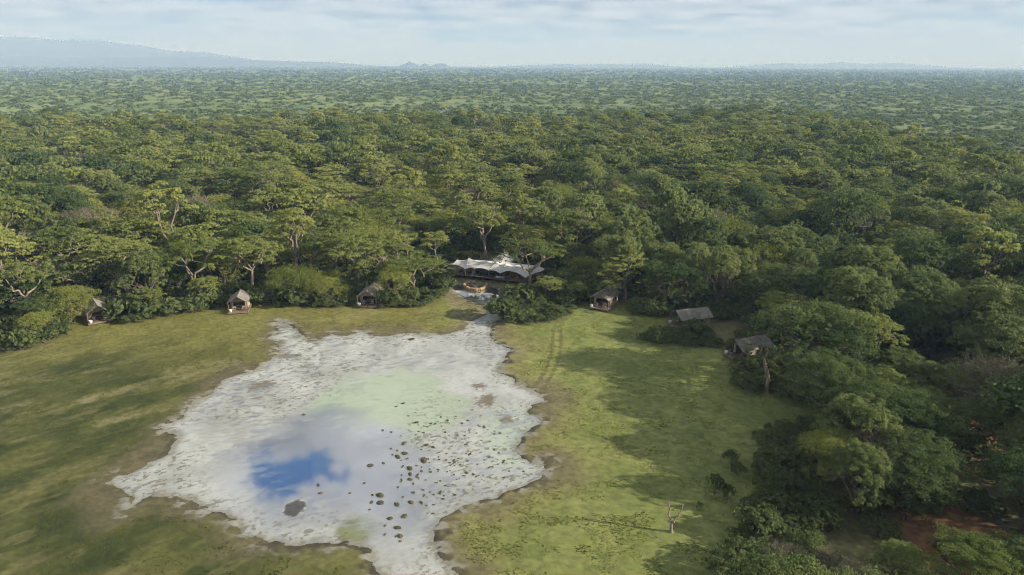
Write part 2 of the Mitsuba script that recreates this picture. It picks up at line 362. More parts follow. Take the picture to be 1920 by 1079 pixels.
# ------------------------------------------------------------------ trees
def skeleton(rng, H, R, kind):
    """Branches as tube rows, tips as (x, y, z)."""
    segs, tips = [], []

    def limb(p, q, r0, r1, bend=0.08, n=2):
        p, q = np.array(p, float), np.array(q, float)
        last = p
        for k in range(1, n + 1):
            t = k / n
            m = p + (q - p) * t
            if k < n:
                m = m + rng.normal(size=3) * bend * np.linalg.norm(q - p)
            segs.append([*last, *m, r0 + (r1 - r0) * (k - 1) / n, r0 + (r1 - r0) * t])
            last = m
        return q

    r = 0.022 * H + 0.04
    flat = kind == 'acacia'
    h0 = H * (rng.uniform(0.28, 0.4) if flat else rng.uniform(0.16, 0.28))
    lean = rng.normal(size=2) * 0.06 * H
    base = limb((0, 0, -0.3), (lean[0], lean[1], h0), r * 1.25, r, 0.04, 2)
    n1 = rng.integers(3, 5) if flat else rng.integers(4, 6)
    a0 = rng.uniform(0, 6.28)
    for i in range(n1):
        a = a0 + i * 6.283 / n1 + rng.normal() * 0.25
        rr = R * rng.uniform(0.30, 0.45)
        z = H * rng.uniform(0.58, 0.68) if flat else H * rng.uniform(0.36, 0.55)
        q = limb(base, (lean[0] + rr * math.cos(a), lean[1] + rr * math.sin(a), z), r * 0.75, r * 0.5, 0.09, 3)
        for j in range(3):
            b = a + (j - 1) * 0.62 + rng.normal() * 0.2
            r2 = R * rng.uniform(0.45, 0.85)
            z2 = H * rng.uniform(0.76, 0.88) if flat else H * (0.92 - 0.45 * (r2 / R) ** 2) * rng.uniform(0.72, 0.9)
            q2 = limb(q, (lean[0] + r2 * math.cos(b), lean[1] + r2 * math.sin(b), z2), r * 0.42, r * 0.22, 0.1, 2)
            for k in range(3):
                c = b + (k - 1) * 0.38 + rng.normal() * 0.15
                r3 = R * min(1.0, max(0.15, r2 / R + rng.uniform(-0.32, 0.28)))
                if flat:
                    z3 = H * (0.95 - 0.30 * (r3 / R) ** 2) + rng.normal() * 0.055 * H
                else:
                    z3 = H * (0.30 + 0.68 * math.sqrt(max(0.0, 1 - (r3 / R) ** 2 * 0.86))) + rng.normal() * 0.05 * H
                t = (lean[0] + r3 * math.cos(c), lean[1] + r3 * math.sin(c), z3)
                limb(q2, t, r * 0.18, r * 0.05, 0.08, 2)
                tips.append(t)
    for _ in range(3 if flat else 5):
        rr, a = R * 0.4 * math.sqrt(rng.uniform()), rng.uniform(0, 6.28)
        tips.append((lean[0] + rr * math.cos(a), lean[1] + rr * math.sin(a), H * rng.uniform(0.90, 0.98)))
    return np.array(segs), np.array(tips)


def twigs(rng, tips, H, n=5, length=1.4):
    out = []
    for t in tips:
        for _ in range(n):
            d = rng.normal(size=3)
            d[2] = abs(d[2]) + 0.2
            d = d / np.linalg.norm(d) * length * rng.uniform(0.6, 1.3)
            out.append([*t, *(t + d), 0.035, 0.012])
            for _ in range(2):
                e = d * 0.5 + rng.normal(size=3) * length * 0.3
                out.append([*(t + d * 0.5), *(t + d * 0.5 + e), 0.022, 0.008])
    return out


def crown(rng, tips, kind, H, R, n, size, per=10, tree_tone=0.5):
    """Leaf kites in small clumps; the clumps gathered in flat pads (acacia) or round lumps about the tips."""
    tips = np.asarray(tips)
    m = len(tips) * per
    which = np.repeat(np.arange(len(tips)), per)
    if kind == 'acacia':
        rad = (R * rng.uniform(0.17, 0.34, len(tips)))[which]
        ang, rr = rng.uniform(0, 6.283, m), np.sqrt(rng.uniform(0.02, 1, m))
        o = np.stack([np.cos(ang) * rr * rad, np.sin(ang) * rr * rad, 0.24 * rad * (1 - rr ** 2) + rng.normal(size=m) * 0.07 * rad], -1)
        cr = rad * rng.uniform(0.24, 0.42, m)
        up = np.stack([o[:, 0] / rad * 0.5, o[:, 1] / rad * 0.5, np.ones(m)], -1)
        squash = 0.42
    else:
        rad = (R * rng.uniform(0.20, 0.33, len(tips)))[which]
        d = rng.normal(size=(m, 3))
        d[:, 2] = d[:, 2] * 0.8 + 0.28
        d /= np.linalg.norm(d, axis=1, keepdims=True)
        o = d * rad[:, None] * rng.uniform(0.75, 1.1, m)[:, None]
        o[:, 2] *= 0.75
        cr = rad * rng.uniform(0.26, 0.46, m)
        up = d * 0.8 + np.array([0, 0, 0.35])
        squash = 0.75
    centre = tips[which] + o
    k = max(1, int(round(n / m)))
    j = np.repeat(np.arange(m), k)
    d = rng.normal(size=(m * k, 3))
    d /= np.linalg.norm(d, axis=1, keepdims=True)
    uu = up[j] / np.linalg.norm(up[j], axis=1, keepdims=True)
    d = d - np.minimum((d * uu).sum(1), 0)[:, None] * uu * 1.6
    q = d * (cr[j] * rng.uniform(0.45, 1.05, m * k))[:, None]
    q[:, 2] *= squash
    nn = d * 0.85 + uu * 0.35 + rng.normal(size=(m * k, 3)) * 0.40
    if kind == 'thorn':
        q = d * (cr[j] * rng.uniform(0.2, 1.5, m * k))[:, None]
        nn = np.cross(d, rng.normal(size=(m * k, 3))) * 0.7 + d * 0.4
    p = centre[j] + q
    p[:, 2] = np.maximum(p[:, 2], 0.2)
    tone = np.clip(tree_tone + 0.16 * (rng.uniform(0, 1, len(tips))[which] - 0.5) + 0.22 * (rng.uniform(0, 1, m) - 0.5), 0, 1)[j]
    return leaf_quads(p, nn, size, rng, tone, 0.60)


scene['bark_mid'] = bark((0.13, 0.105, 0.075), (0.29, 0.235, 0.17))
KINDS = {'acacia': ('leaf_acacia', 'bark_mid'), 'broad': ('leaf_broad', 'bark_dark'), 'thorn': ('leaf_thorn', 'bark_dark'), 'dry': ('leaf_dry', 'bark_pale'), 'shrub': ('leaf_shrub', 'bark_dark'), 'pale': ('leaf_acacia', 'bark_pale')}


def make_tree(gid, kind, seed, H, R, n, size, sides, cut, strip=0.0, twig=0, tone=0.5):
    """A shapegroup of trunk and crown, 1:1 in metres."""
    rng = np.random.default_rng(seed)
    shape = 'acacia' if kind in ('acacia', 'pale') else 'thorn' if kind in ('thorn', 'dry') else 'broad'
    segs, tips = skeleton(rng, H, R, shape if kind != 'dry' else 'broad')
    leafy = tips[rng.uniform(0, 1, len(tips)) >= strip] if strip else tips
    bare = [t for t in tips if strip and not (leafy == t).all(1).any()]
    rows = segs[segs[:, 6] > cut]
    if twig:
        rows = np.vstack([rows, twigs(rng, bare if bare else tips, H, twig)])
    leaf, wood = KINDS[kind]
    m, uv = crown(rng, leafy, shape, H, R, n, size, 18 if n > 12000 else 12 if n > 1500 else 7 if n > 700 else 4, tone)
    scene[gid] = {'type': 'shapegroup', 'trunk': mikit.ply(tubes(rows, sides), wood, smooth=True), 'crown': mikit.ply(m, leaf, uv=uv)}
    return gid


def make_shrub(gid, seed, H, R, n, size, leaf='leaf_shrub'):
    rng = np.random.default_rng(seed)
    k = 16
    a, rr = rng.uniform(0, 6.28, k), R * 0.8 * np.sqrt(rng.uniform(0, 1, k))
    tips = np.stack([rr * np.cos(a), rr * np.sin(a), H * (0.75 - 0.4 * (rr / R) ** 2)], -1)
    m, uv = crown(rng, tips, 'broad', H, R * 1.35, n, size)
    segs = [[0, 0, -0.1, *t, 0.05, 0.02] for t in tips[:6]]
    scene[gid] = {'type': 'shapegroup', 'stem': mikit.ply(tubes(segs, 3), 'bark_dark'), 'crown': mikit.ply(m, leaf, uv=uv)}
    return gid


GROUPS = {}
# close, near, middle, far: leaf count, kite size, tube sides, thinnest branch
LOD = [(26000, 0.23, 7, 0.0), (12000, 0.33, 6, 0.0), (4400, 0.53, 4, 0.06), (900, 1.08, 3, 0.16)]
SPEC = {'acacia': (13, 6.6, 1.0, 0.0), 'broad': (11.5, 6.0, 1.1, 0.0), 'thorn': (8, 5.0, 0.85, 0.0), 'dry': (8.5, 5.4, 0.35, 0.0), 'pale': (13, 6.6, 0.62, 0.34)}
NVAR = {'acacia': (4, 5, 5, 5), 'broad': (5, 5, 5, 5), 'thorn': (2, 3, 3, 3), 'dry': (2, 2, 2, 2), 'pale': (1, 3, 3, 2)}
TONE = [0.5, 0.12, 0.72, 0.3, 0.95]
for kind, (H, R, mult, strip) in SPEC.items():
    for lod, (n, size, sides, cut) in enumerate(LOD):
        for v in range(NVAR[kind][lod]):
            tw = (5 if kind == 'dry' else 4 if kind == 'pale' else 0) * (lod < 3)
            small = 0.62 if kind in ('thorn', 'dry') else 1.0
            GROUPS[kind, lod, v] = make_tree(f'{kind}_kind_{lod}_{v}', kind, 100 * lod + 10 * v + len(kind), H * (1 + 0.07 * (v - 2)), R * [1.0, 1.14, 0.86, 1.24, 0.78][v], int(n * mult), size * small, sides, cut * H / 14, strip, tw, [0.5, 0.12, 0.72, 0.3, 0.95][v])
for lod, (n, size) in enumerate(((3600, 0.15), (1900, 0.23), (500, 0.46), (130, 0.9))):
    for v in range(2):
        GROUPS['shrub', lod, v] = make_shrub(f'shrub_kind_{lod}_{v}', 900 + 10 * lod + v, 2.0, 1.7, n, size)
NVAR['shrub'] = (2, 2, 2, 2)
SPEC['shrub'] = (2.0, 2.0, 1, 0)


def lod_of(d):
    return 0 if d < 128 else 1 if d < 195 else 2 if d < 340 else 3


def tree_entry(key, kind, x, y, s, rot, z=0.0, sz=1.0, lod=None, v=None):
    lod = lod_of(math.hypot(x, y)) if lod is None else lod
    v = int(abs(x * 7.3 + y * 3.1)) % NVAR[kind][lod] if v is None else v
    scene[key] = {'type': 'instance', 'to_world': T().translate([x, y, z]).rotate([0, 0, 1], rot).scale([s * (0.88 + 0.3 * abs(math.sin(x * 5.1))), s * (0.88 + 0.3 * abs(math.sin(y * 4.7))), s * sz]),
                  'of': {'type': 'ref', 'id': GROUPS[kind, lod, v]}}


HEROES, HERO_SPACE = [], []


def hero(kind, x, y, H, rot, label, R=None, space=5.0, **more):
    h0, r0 = SPEC[kind][:2]
    s = R / r0 if R else H / h0
    HEROES.append((kind, x, y, s, rot, {'sz': H / (h0 * s), 'label': label, **more}))
    HERO_SPACE.append((x, y, space))


hero('pale', 4.5, 174.6, 15.0, 20, 'umbrella tree with pale forked limbs in front of the right end of the big tent', 7.4, 8, name='umbrella_tree')
hero('pale', -8.6, 206, 17.0, 200, 'tall tree with a thick pale forked trunk behind the big tent', 7.8, 7, name='umbrella_tree')
hero('acacia', -41.5, 177, 17.5, 75, 'broad spreading acacia with a leaning pale trunk left of the third cabin', 9.6, 8)
hero('acacia', -26.0, 172, 10.0, 140, 'many stemmed round acacia on the bushy point left of the big tent', 7.0, 6)
hero('acacia', 10.2, 165.5, 6.0, 10, 'small flat-topped acacia on the bushy point right of the creek', 4.3, 5)
hero('pale', 24.2, 161.0, 9.0, 60, 'slim young tree with a thin pale trunk in front of the fourth cabin', 3.0, 4, name='young_tree')
hero('acacia', 29.5, 167.5, 10.5, 300, 'spreading acacia forked low, right of the fourth cabin', 7.6, 7)
hero('thorn', -104.0, 150.0, 8.0, 15, 'feathery yellow-green tree left of the leftmost cabin', 6.2, 6)
hero('thorn', -95.0, 180.0, 10.0, 130, 'large yellow-green feathery mound behind the leftmost cabin', 9.0, 8)
hero('pale', -134.0, 184.0, 13.0, 0, 'wide acacia with many bare pale limbs at the far left', 8.6, 8)
hero('acacia', 67.6, 118.4, 13.5, 45, 'sunlit yellow-green spreading tree with a bare trunk at the right of the meadow', 8.0, 7, v=2)
hero('broad', 57.0, 118.5, 13.0, 100, 'large dark dome shaped tree right of the broken trunk', 7.8, 7, v=3)
hero('broad', 53.0, 102.0, 10.5, 10, 'round tree at the right end of the meadow, below the large dome', 6.0, 5, v=3)
hero('broad', 58.5, 92.0, 11.5, 250, 'big round broadleaf tree behind the brown dry tree', 6.8, 6, v=1)
hero('dry', 54.5, 85.0, 8.5, 30, 'brown twiggy dry tree among dark trees right of the thicket', 5.2, 4.5)
hero('thorn', 46.5, 86.0, 8.0, 80, 'yellow-green feathery tree beside the dark thicket', 4.8, 4.5)
hero('broad', 55.5, 80.0, 9.5, 170, 'massive dark green tree beside the red earth clearing', 6.2, 6, v=1)
hero('dry', 78.5, 100.0, 11.0, 210, 'wide brown dry tree at the right edge', 7.4, 6)
hero('pale', -43.7, 326.0, 16.0, 33, 'tall tree with bare whitish limbs deep in the wood behind the big tent', 8.0, 7)
hero('broad', 67.0, 75.5, 10.5, 40, 'dark round tree at the right edge, beside the red earth patch', 6.4, 5, v=1)
hero('broad', 62.0, 61.0, 6.0, 140, 'dark low tree at the near right corner in front of the red earth patch', 5.4, 5, v=3)
hero('broad', 45.0, 65.5, 5.0, 220, 'small pale green round tree at the near edge, left of the red earth patch', 3.4, 4, v=2)
hero('dry', 33.5, 66.5, 3.6, 0, 'low brown twiggy bush at the near edge of the lawn, left one', 2.8, 3, v=0, name='dry_bush')
hero('dry', 38.0, 65.5, 3.8, 90, 'low brown twiggy bush at the near edge of the lawn, right one', 3.0, 3, v=1, name='dry_bush')
for n_, (x_, y_, h_) in enumerate(((87, 80, 18), (83, 88, 17), (90, 97, 18))):
    hero('broad', x_, y_, h_, n_ * 61.0, 'tall dark tree at the far right of the shady wood', 8.5, 6, lod=2, v=n_ % 4, group='tall dark trees at the right edge', name='tall_tree')
for n_, (x_, y_, h_, l_) in enumerate(((-214.8, 566.0, 18, 'left'), (-191.7, 566.0, 20, 'left'), (-161.1, 638.8, 20, 'left'), (108.0, 697.9, 20, 'right'), (206.7, 741.8, 20, 'right'), (142.2, 673.5, 18, 'right'), (256.2, 671.7, 18, 'right'), (282.2, 643.0, 17, 'right'),
                                       (-73.8, 653.4, 18, 'middle'), (-306.3, 625.3, 18, 'left'), (-274.7, 612.6, 18, 'left'), (-405.5, 643.6, 17, 'left'), (-107.4, 540.2, 17, 'middle'))):
    hero('acacia', 0.87 * x_, 0.87 * y_, h_, n_ * 50.0, f'tall flat-topped acacia standing up on the far skyline of the wood, {l_} part', h_ * 0.5, 6, lod=2, group=f'tall acacias on the far skyline of the wood, {l_} part', name='skyline_acacia')

# ------------------------------------------------------------------ the wood: sampled on the ground plan
rng = np.random.default_rng(77)
open_poly = shapely.Polygon(OPEN).buffer(0)
wood_poly = shapely.Polygon(np.vstack([BACK, [(640, 60), (200, 20), (40, 20), (20, 40), (-150, 100), (-300, 180)]])).buffer(0).difference(open_poly.buffer(2.5))


def in_view(x, y, margin):
    return (y > 10) & (np.abs(x) < 0.80 * y + margin)


def scatter(poly, spacing, count, margin, rng, avoid=(), taken=None):
    """Dart throwing on a grid, nearest area first comes out evenly spread."""
    x0, y0, x1, y1 = poly.bounds
    xs, ys = rng.uniform(x0, x1, count), rng.uniform(y0, y1, count)
    ok = in_view(xs, ys, margin) & shapely.contains_xy(poly, xs, ys)
    for cx, cy, r in avoid:
        ok &= np.hypot(xs - cx, ys - cy) > r
    pts = np.stack([xs, ys], -1)[ok]
    grid, out = {}, []
    sp = spacing
    for q in (taken if taken is not None else []):
        grid.setdefault((int(q[0] // sp), int(q[1] // sp)), []).append(q)
    for q in pts:
        gx_, gy_ = int(q[0] // sp), int(q[1] // sp)
        if all((q[0] - t[0]) ** 2 + (q[1] - t[1]) ** 2 > sp * sp for a in (-1, 0, 1) for b in (-1, 0, 1) for t in grid.get((gx_ + a, gy_ + b), ())):
            grid.setdefault((gx_, gy_), []).append(q)
            out.append(q)
    return np.array(out)


CABINS = [(-97.6, 150.9, 129), (-67.1, 158.2, 102), (-36.1, 162.7, 85), (22.5, 161.4, 60), (39.5, 148.1, 17.6), (47.5, 130.7, 22)]
AVOID = [(x, y, r) for x, y, r in CLEARINGS]
for cx, cy, a in CABINS:
    for t, r in ((-3, 7.0), (3, 6.5), (8, 5.5)):
        AVOID.append((cx + t * math.cos(math.radians(a)), cy + t * math.sin(math.radians(a)), r))
for u in (0, 6, 12, 18, 24):
    AVOID.append((-16.8 + u * .943 + 1.5, 186.6 - u * .333 + 4, 9.5))
AVOID += [(-6, 201, 8), (10, 172, 5), (0, 170, 7), (-9, 181, 9), (46, 143, 7), (52, 146, 7), (50, 125, 8), (43, 68, 9), (3, 160, 8), (8, 156, 8), (13, 161, 5), (0, 177, 6), (6, 175, 5), (47, 95, 6), (42, 86, 6), (36, 76, 8), (56, 66, 7), (31, 66, 9), (31, 57, 8), (29, 50, 7)] + [(x, y, r) for x, y, r in HERO_SPACE]
spots = scatter(wood_poly, 6.9, 140000, 45, rng, AVOID)
spots = spots[np.argsort(np.hypot(*spots.T))]
MARKS = [(-97.6, 150.9, 'the leftmost cabin'), (-67.1, 158.2, 'the second cabin'), (-36.1, 162.7, 'the third cabin'), (-8, 188, 'the big white tent'), (22.5, 161.4, 'the fourth cabin'),
         (39.5, 148.1, 'the fifth cabin'), (47.5, 130.7, 'the sixth cabin'), (58, 112, 'the broken trunk'), (55, 92, 'the meadow\'s right end'), (57, 76, 'the red earth patch')]
TONES = ['olive', 'dark', 'light', 'deep green', 'yellowish']


def where_is(x, y):
    """A place by the landmark in front of a tree, and how far behind it stands."""
    mx, my, name = min(MARKS, key=lambda m: abs(math.atan2(x, y) - math.atan2(m[0], m[1])) * 150 + 0.25 * abs(math.hypot(x, y) - math.hypot(m[0], m[1])))
    d = math.hypot(x, y) - math.hypot(mx, my)
    return ('in front of ' if d < -6 else 'beside ' if d < 12 else 'close behind ' if d < 40 else 'some way behind ' if d < 90 else 'deep in the wood behind ' if d < 200 else 'far back in the wood behind ') + name


LOOK = {'acacia': ('acacia_tree', 'flat-topped acacia', 'tree'), 'broad': ('broadleaf_tree', 'round broadleaf tree', 'tree'),
        'thorn': ('thorn_tree', 'feathery yellow-green thorn tree', 'tree'), 'dry': ('dry_tree', 'twiggy grey-brown dry tree', 'tree'),
        'pale': ('pale_branched_tree', 'acacia with pale bare branches', 'tree'), 'shrub': ('shrub', 'low leafy green shrub', 'shrub')}
count = {k: 0 for k in LOOK}
MOST = {'acacia': 300, 'broad': 300, 'thorn': 180, 'dry': 80, 'pale': 110, 'shrub': 300}
n_rest = 0


def plant(kind, x, y, s, rot, sz=1.0, label=None, group=None, where=None, z=0.0, lod=None, v=None, name=None):
    global n_rest
    if count[kind] < MOST[kind] or label:
        count[kind] += 1
        nm, look, cat = LOOK[kind]
        if label is None:
            w = where or where_is(x, y)
            l_ = lod_of(math.hypot(x, y)) if lod is None else lod
            v = int(abs(x * 7.3 + y * 3.1)) % NVAR[kind][l_] if v is None else v
            size = 'small' if s < 0.75 else 'large' if s > 1.0 else 'middling'
            tone = TONES[v] + ' ' if kind in ('acacia', 'broad') else ''
            label = f'{size} {tone}{look} {w}'
            group = group or f'{nm.replace("_", " ")}s {w}'
        key = thing(name or nm, label, cat, group)
    else:
        n_rest += 1
        key = f'woodland__{n_rest:04d}'
    tree_entry(key, kind, x, y, s, rot, z, sz, lod, v)


for h in HEROES:
    plant(*h[:5], **h[5])
for x, y in spots:
    u = rng.uniform()
    patch = float(meshkit.noise(np.array([x * 0.022, y * 0.022, 0.5])))
    patch2 = float(meshkit.noise(np.array([x * 0.03 + 50, y * 0.03, 4.5])))
    shady = x > 20 and y < 260
    if u < 0.22 + 0.4 * max(0, patch2 - 0.45) - 0.10 * (shady and y < 200):
        kind = 'thorn'
    elif u > 0.94 and y > 205 or u > 0.985 and x > 45:
        kind = 'dry'
    elif u > 0.88:
        kind = 'pale' if x < 30 else 'broad'
    else:
        kind = 'acacia' if patch + (0.12 if x < 0 or y > 300 else -0.22) + rng.normal() * 0.12 > 0.48 else 'broad'
    s = rng.uniform(0.42, 1.0) ** 1.25 * 1.42 if kind in ('acacia', 'broad', 'pale') else rng.uniform(0.7, 1.45)
    along, off = (x + 5) * 0.966 - (y - 186) * 0.259, (x + 5) * 0.259 + (y - 186) * 0.966
    if 0 < along < 60 and abs(off) < 11:                               # low growth on the sunny side of the tents
        s = min(s, (2.5 + 0.28 * along) / SPEC[kind][0])
    od = open_poly.distance(shapely.Point(x, y))
    if od < 9 and x < 30 and kind in ('acacia', 'pale') and rng.uniform() < 0.45:
        kind, s = 'thorn', rng.uniform(0.7, 1.1)
    if od < 7 and x < 30 and kind in ('acacia', 'broad', 'pale'):
        s = min(s, rng.uniform(0.45, 0.7))
    if y < 112 and x > 38:
        s = rng.uniform(0.62, 0.95) if x > 50 else min(s, 0.7)
    tone_v = rng.choice([0, 2, 4, 2, 0, 3, 1])
    plant(kind, x, y, s, rng.uniform(0, 360), rng.uniform(0.75, 1.2), v=int(tone_v) % NVAR[kind][lod_of(math.hypot(x, y))])
# shrub layer: shores, thickets and gaps
THICKETS = {'on the far left bank': [(-113.1,130.4),(-107.7,132.1),(-101.7,135),(-100.2,141.7),(-103.9,151.7),(-116.4,155.3),(-130.4,153.3)],
            'right of the leftmost cabin': [(-94.5,151.8),(-90.3,147.7),(-81.3,154.9),(-82.3,161.4),(-93.7,161.3)],
            'left of the second cabin': [(-83,161.4),(-79.7,155.6),(-72,162.3),(-74.8,167.6)],
            'between second and third cabin': [(-66.5,167.7),(-64.8,162.8),(-42.5,159.8),(-43.7,168),(-56.8,172.2)],
            'on the point left of the tent': [(-33.4,170.2),(-30.7,160.7),(-22.7,160.8),(-17.1,172.6),(-19.2,179.5)],
            'on the point right of the creek': [(-2,164.2),(-2.5,152.7),(3.2,149.3),(10.1,150.4),(15.6,158.5),(13.9,168.6),(4.3,171.9)],
            'right of the fourth cabin': [(32.1,168.8),(30,156.7),(34.9,154.9),(37,156),(36.5,163)],
            'below the fifth cabin': [(29,140.4),(36.2,145.5),(43,144.5),(46.2,139.5),(46,135.5),(37.1,136.8)],
            'around the broken trunk': [(45.1,128.6),(42.4,115.3),(50.4,113.8),(55.1,111.2),(57.2,122.1),(53.6,127.3)],
            'in the lower right thicket': [(43.5,100.3),(37.8,86.8),(31.3,76.4),(24.4,67),(38.4,67.1),(45.7,86.9),(51.1,101.6)]}
SHRUB_AVOID = []
for cx, cy, a in CABINS:
    for t in (-2.5, 1, 4, 7.5):
        SHRUB_AVOID.append((cx + t * math.cos(math.radians(a)), cy + t * math.sin(math.radians(a)), 3.5))
for w, poly in THICKETS.items():
    big = 'lower right' in w
    for x, y in scatter(shapely.Polygon(poly).buffer(0), 2.1 if big else 1.7, 3000, 30, rng, SHRUB_AVOID):
        cx, cy = np.mean(poly, axis=0)
        bit = ('left' if x < cx - 3 else 'right' if x > cx + 3 else 'middle') + (' near' if y < cy else ' far')
        plant('shrub', x, y, rng.uniform(0.55, 1.15) * (1.35 if big else 1), rng.uniform(0, 360), rng.uniform(0.8, 1.3), where=f'{w}, {bit}')
fill = scatter(wood_poly.buffer(2), 4.6, 160000, 15, rng, [(a, b, max(3, r - 3)) for a, b, r in AVOID])
for x, y in fill:
    n_rest += 1
    s = rng.uniform(0.9, 2.1)
    if open_poly.distance(shapely.Point(x, y)) < 11 and (x < 0 or y > 154):           # thick growth along the wood's edge
        s = rng.uniform(1.5, 2.6)
    tree_entry(f'woodland__{n_rest:04d}', 'shrub', x, y, s, rng.uniform(0, 360), 0, rng.uniform(0.7, 1.1), lod=min(3, lod_of(math.hypot(x, y)) + 1))
labels['woodland'] = {'label': 'mass of mixed trees and undergrowth filling the wood', 'kind': 'stuff'}

# ------------------------------------------------------------------ savanna beyond the wood
far_rng = np.random.default_rng(5)
plain_poly = shapely.Polygon(np.vstack([BACK, [(4000, 330), (30000, 26000), (-30000, 26000), (-4000, 642)]])).buffer(0)


def far_points(d0, d1, n):
    d = np.sqrt(far_rng.uniform(d0 ** 2, d1 ** 2, n))
    a = far_rng.uniform(-0.70, 0.70, n)
    x, y = d * np.sin(a), d * np.cos(a)
    ok = shapely.contains_xy(plain_poly, x, y)
    dens = meshkit.fbm(np.stack([x * 0.004, y * 0.0028, x * 0], -1), 3, seed=9)
    dens2 = meshkit.fbm(np.stack([x * 0.02, y * 0.012, x * 0], -1), 2, seed=19)
    ok &= far_rng.uniform(0, 1, n) < np.clip(0.35 + 1.3 * (0.5 * dens + 0.5 * dens2 - 0.25), 0.2, 1) + 0.3 * (x > 0.22 * y)
    return x[ok], y[ok]


def bush_mass(x, y, R, H, k, size):
    n = len(x)
    d = far_rng.normal(size=(n, k, 3))
    d[..., 2] = np.abs(d[..., 2]) * 0.8 + 0.12
    d /= np.linalg.norm(d, axis=2, keepdims=True)
    sc = np.stack([R, R * 0.9, H], -1)[:, None]
    c = d * sc * far_rng.uniform(0.72, 1.08, (n, k, 1)) + np.stack([x, y, x * 0], -1)[:, None]
    nn = d + far_rng.normal(size=(n, k, 3)) * 0.4
    tip = np.repeat(far_rng.uniform(0, 1, n), k)
    return leaf_quads(c.reshape(-1, 3), nn.reshape(-1, 3), np.repeat(size, k), far_rng, tip, 0.75)


near_bush = []
parts_, uvs_ = [], []
base = 0
for d0, d1, n, k, r0, r1, hh in ((380, 1000, 6800, 24, 1.8, 4.8, 0.5), (1000, 2200, 9500, 16, 2.8, 7.0, 0.38), (2200, 5000, 9500, 11, 5, 12, 0.26), (5000, 14000, 10000, 7, 12, 34, 0.15)):
    x, y = far_points(d0, d1, n)
    R = far_rng.uniform(r0, r1, len(x))
    if d0 == 380:
        o = np.argsort(np.hypot(x, y))
        x, y, R = x[o], y[o], R[o]
        near_bush = list(zip(x[:290], y[:290], R[:290]))
        x, y, R = x[290:], y[290:], R[290:]
    (v, f), uv = bush_mass(x, y, R, R * hh, k, R * (0.62 if k > 12 else 0.85))
    parts_.append((v, f + base))
    uvs_.append(uv)
    base += len(v)
scene['savanna_bushes'] = mikit.ply((np.vstack([a for a, b in parts_]), np.vstack([b for a, b in parts_])), 'leaf_far', uv=np.vstack(uvs_))
labels['savanna_bushes'] = {'label': 'scattered dark bushes across the hazy plain beyond the wood', 'kind': 'stuff'}
for v in range(3):
    z = np.zeros(1)
    (vv, f), uv = bush_mass(z, z, z + 1.0, z + 0.62, 90, z + 0.36)
    stem = tubes([[0, 0, -0.05, 0, 0, 0.4, 0.05, 0.04]], 3)
    scene[f'bush_kind_{v}'] = {'type': 'shapegroup', 'stem': mikit.ply(stem, 'bark_dark'), 'crown': mikit.ply((vv, f), 'leaf_far', uv=uv)}
for i, (x, y, R) in enumerate(near_bush):
    q = math.atan2(x, y)
    side = 'the far left end' if q < -0.45 else 'the left part' if q < -0.15 else 'the middle' if q < 0.15 else 'the right part' if q < 0.42 else 'the far right end'
    size = 'small' if R < 2.8 else 'large' if R > 3.9 else 'middling'
    row = 'close to' if i < 100 else 'a little beyond' if i < 200 else 'farther beyond'
    k = thing('savanna_bush', f'{size} rounded bush on the plain {row} {side} of the wood', 'bush', f'bushes on the plain {row} {side} of the wood')
    scene[k] = {'type': 'instance', 'to_world': T().translate([x, y, 0]).rotate([0, 0, 1], float(i * 37 % 360)).scale([R, R, R]), 'of': {'type': 'ref', 'id': f'bush_kind_{i % 3}'}}

# ------------------------------------------------------------------ far hills
scene['mat_hill'] = principled(rgb(0.09, 0.10, 0.075), 0.95)


def hill_range(x0, x1, y, prof, depth, seed):
    """A ridge between x0 and x1 about y; prof: heights along it."""
    nx_, ny_ = 160, 24
    u, w = np.meshgrid(np.linspace(0, 1, nx_), np.linspace(-1, 1, ny_))
    h = np.interp(u, np.linspace(0, 1, len(prof)), prof)
    X, Y = x0 + (x1 - x0) * u, y + depth * w
    p = np.stack([X, Y, X * 0], -1)
    Z = h * (1 - np.abs(w) ** 1.3) * (0.92 + 0.16 * meshkit.fbm(p / (0.8 * depth), 4, seed=seed)) - 12
    i = (np.arange(ny_ - 1)[:, None] * nx_ + np.arange(nx_ - 1)[None]).ravel()
    return np.stack([X, Y, Z], -1).reshape(-1, 3), np.stack([i, i + 1, i + nx_ + 1, i + nx_], 1)


HILLS = [(-20250, -7950, 24000, [346, 466, 571, 736, 886, 908, 878, 848, 833, 811, 721, 654, 496, 451, 421, 308, 211, 61], 2200, 1),
         (-18570, -3285, 20000, [232, 261, 275, 254, 211, 261, 254, 232, 239, 247, 244, 258, 189, 168, 139, 118, 61, 10], 1100, 2),
         (-1860, -1480, 11600, [35, 58, 78, 112, 90, 66, 45], 180, 3), (-1560, -1330, 11750, [36, 58, 82, 64, 38], 150, 4), (-1380, -1010, 11650, [32, 54, 70, 84, 86, 70, 36], 180, 5),
         (-450, 6000, 24700, [20, 51, 85, 112, 93, 120, 99, 109, 66, 20], 1200, 6), (8100, 17500, 27000, [20, 100, 170, 120, 210, 140, 195, 130, 50, 10], 1300, 7)]
for k, hgt in enumerate(HILLS):
    if k < 2 or k > 4:                                                     # the far ranges stand about 15 km off
        f_ = 0.62
        hgt = (hgt[0] * f_, hgt[1] * f_, hgt[2] * f_, [58 + (q - 58) * f_ for q in hgt[3]], hgt[4] * f_, hgt[5])
    structure('hills' if k == 0 else f'hills_{k:03d}', mikit.ply(hill_range(*hgt), 'mat_hill', smooth=True))

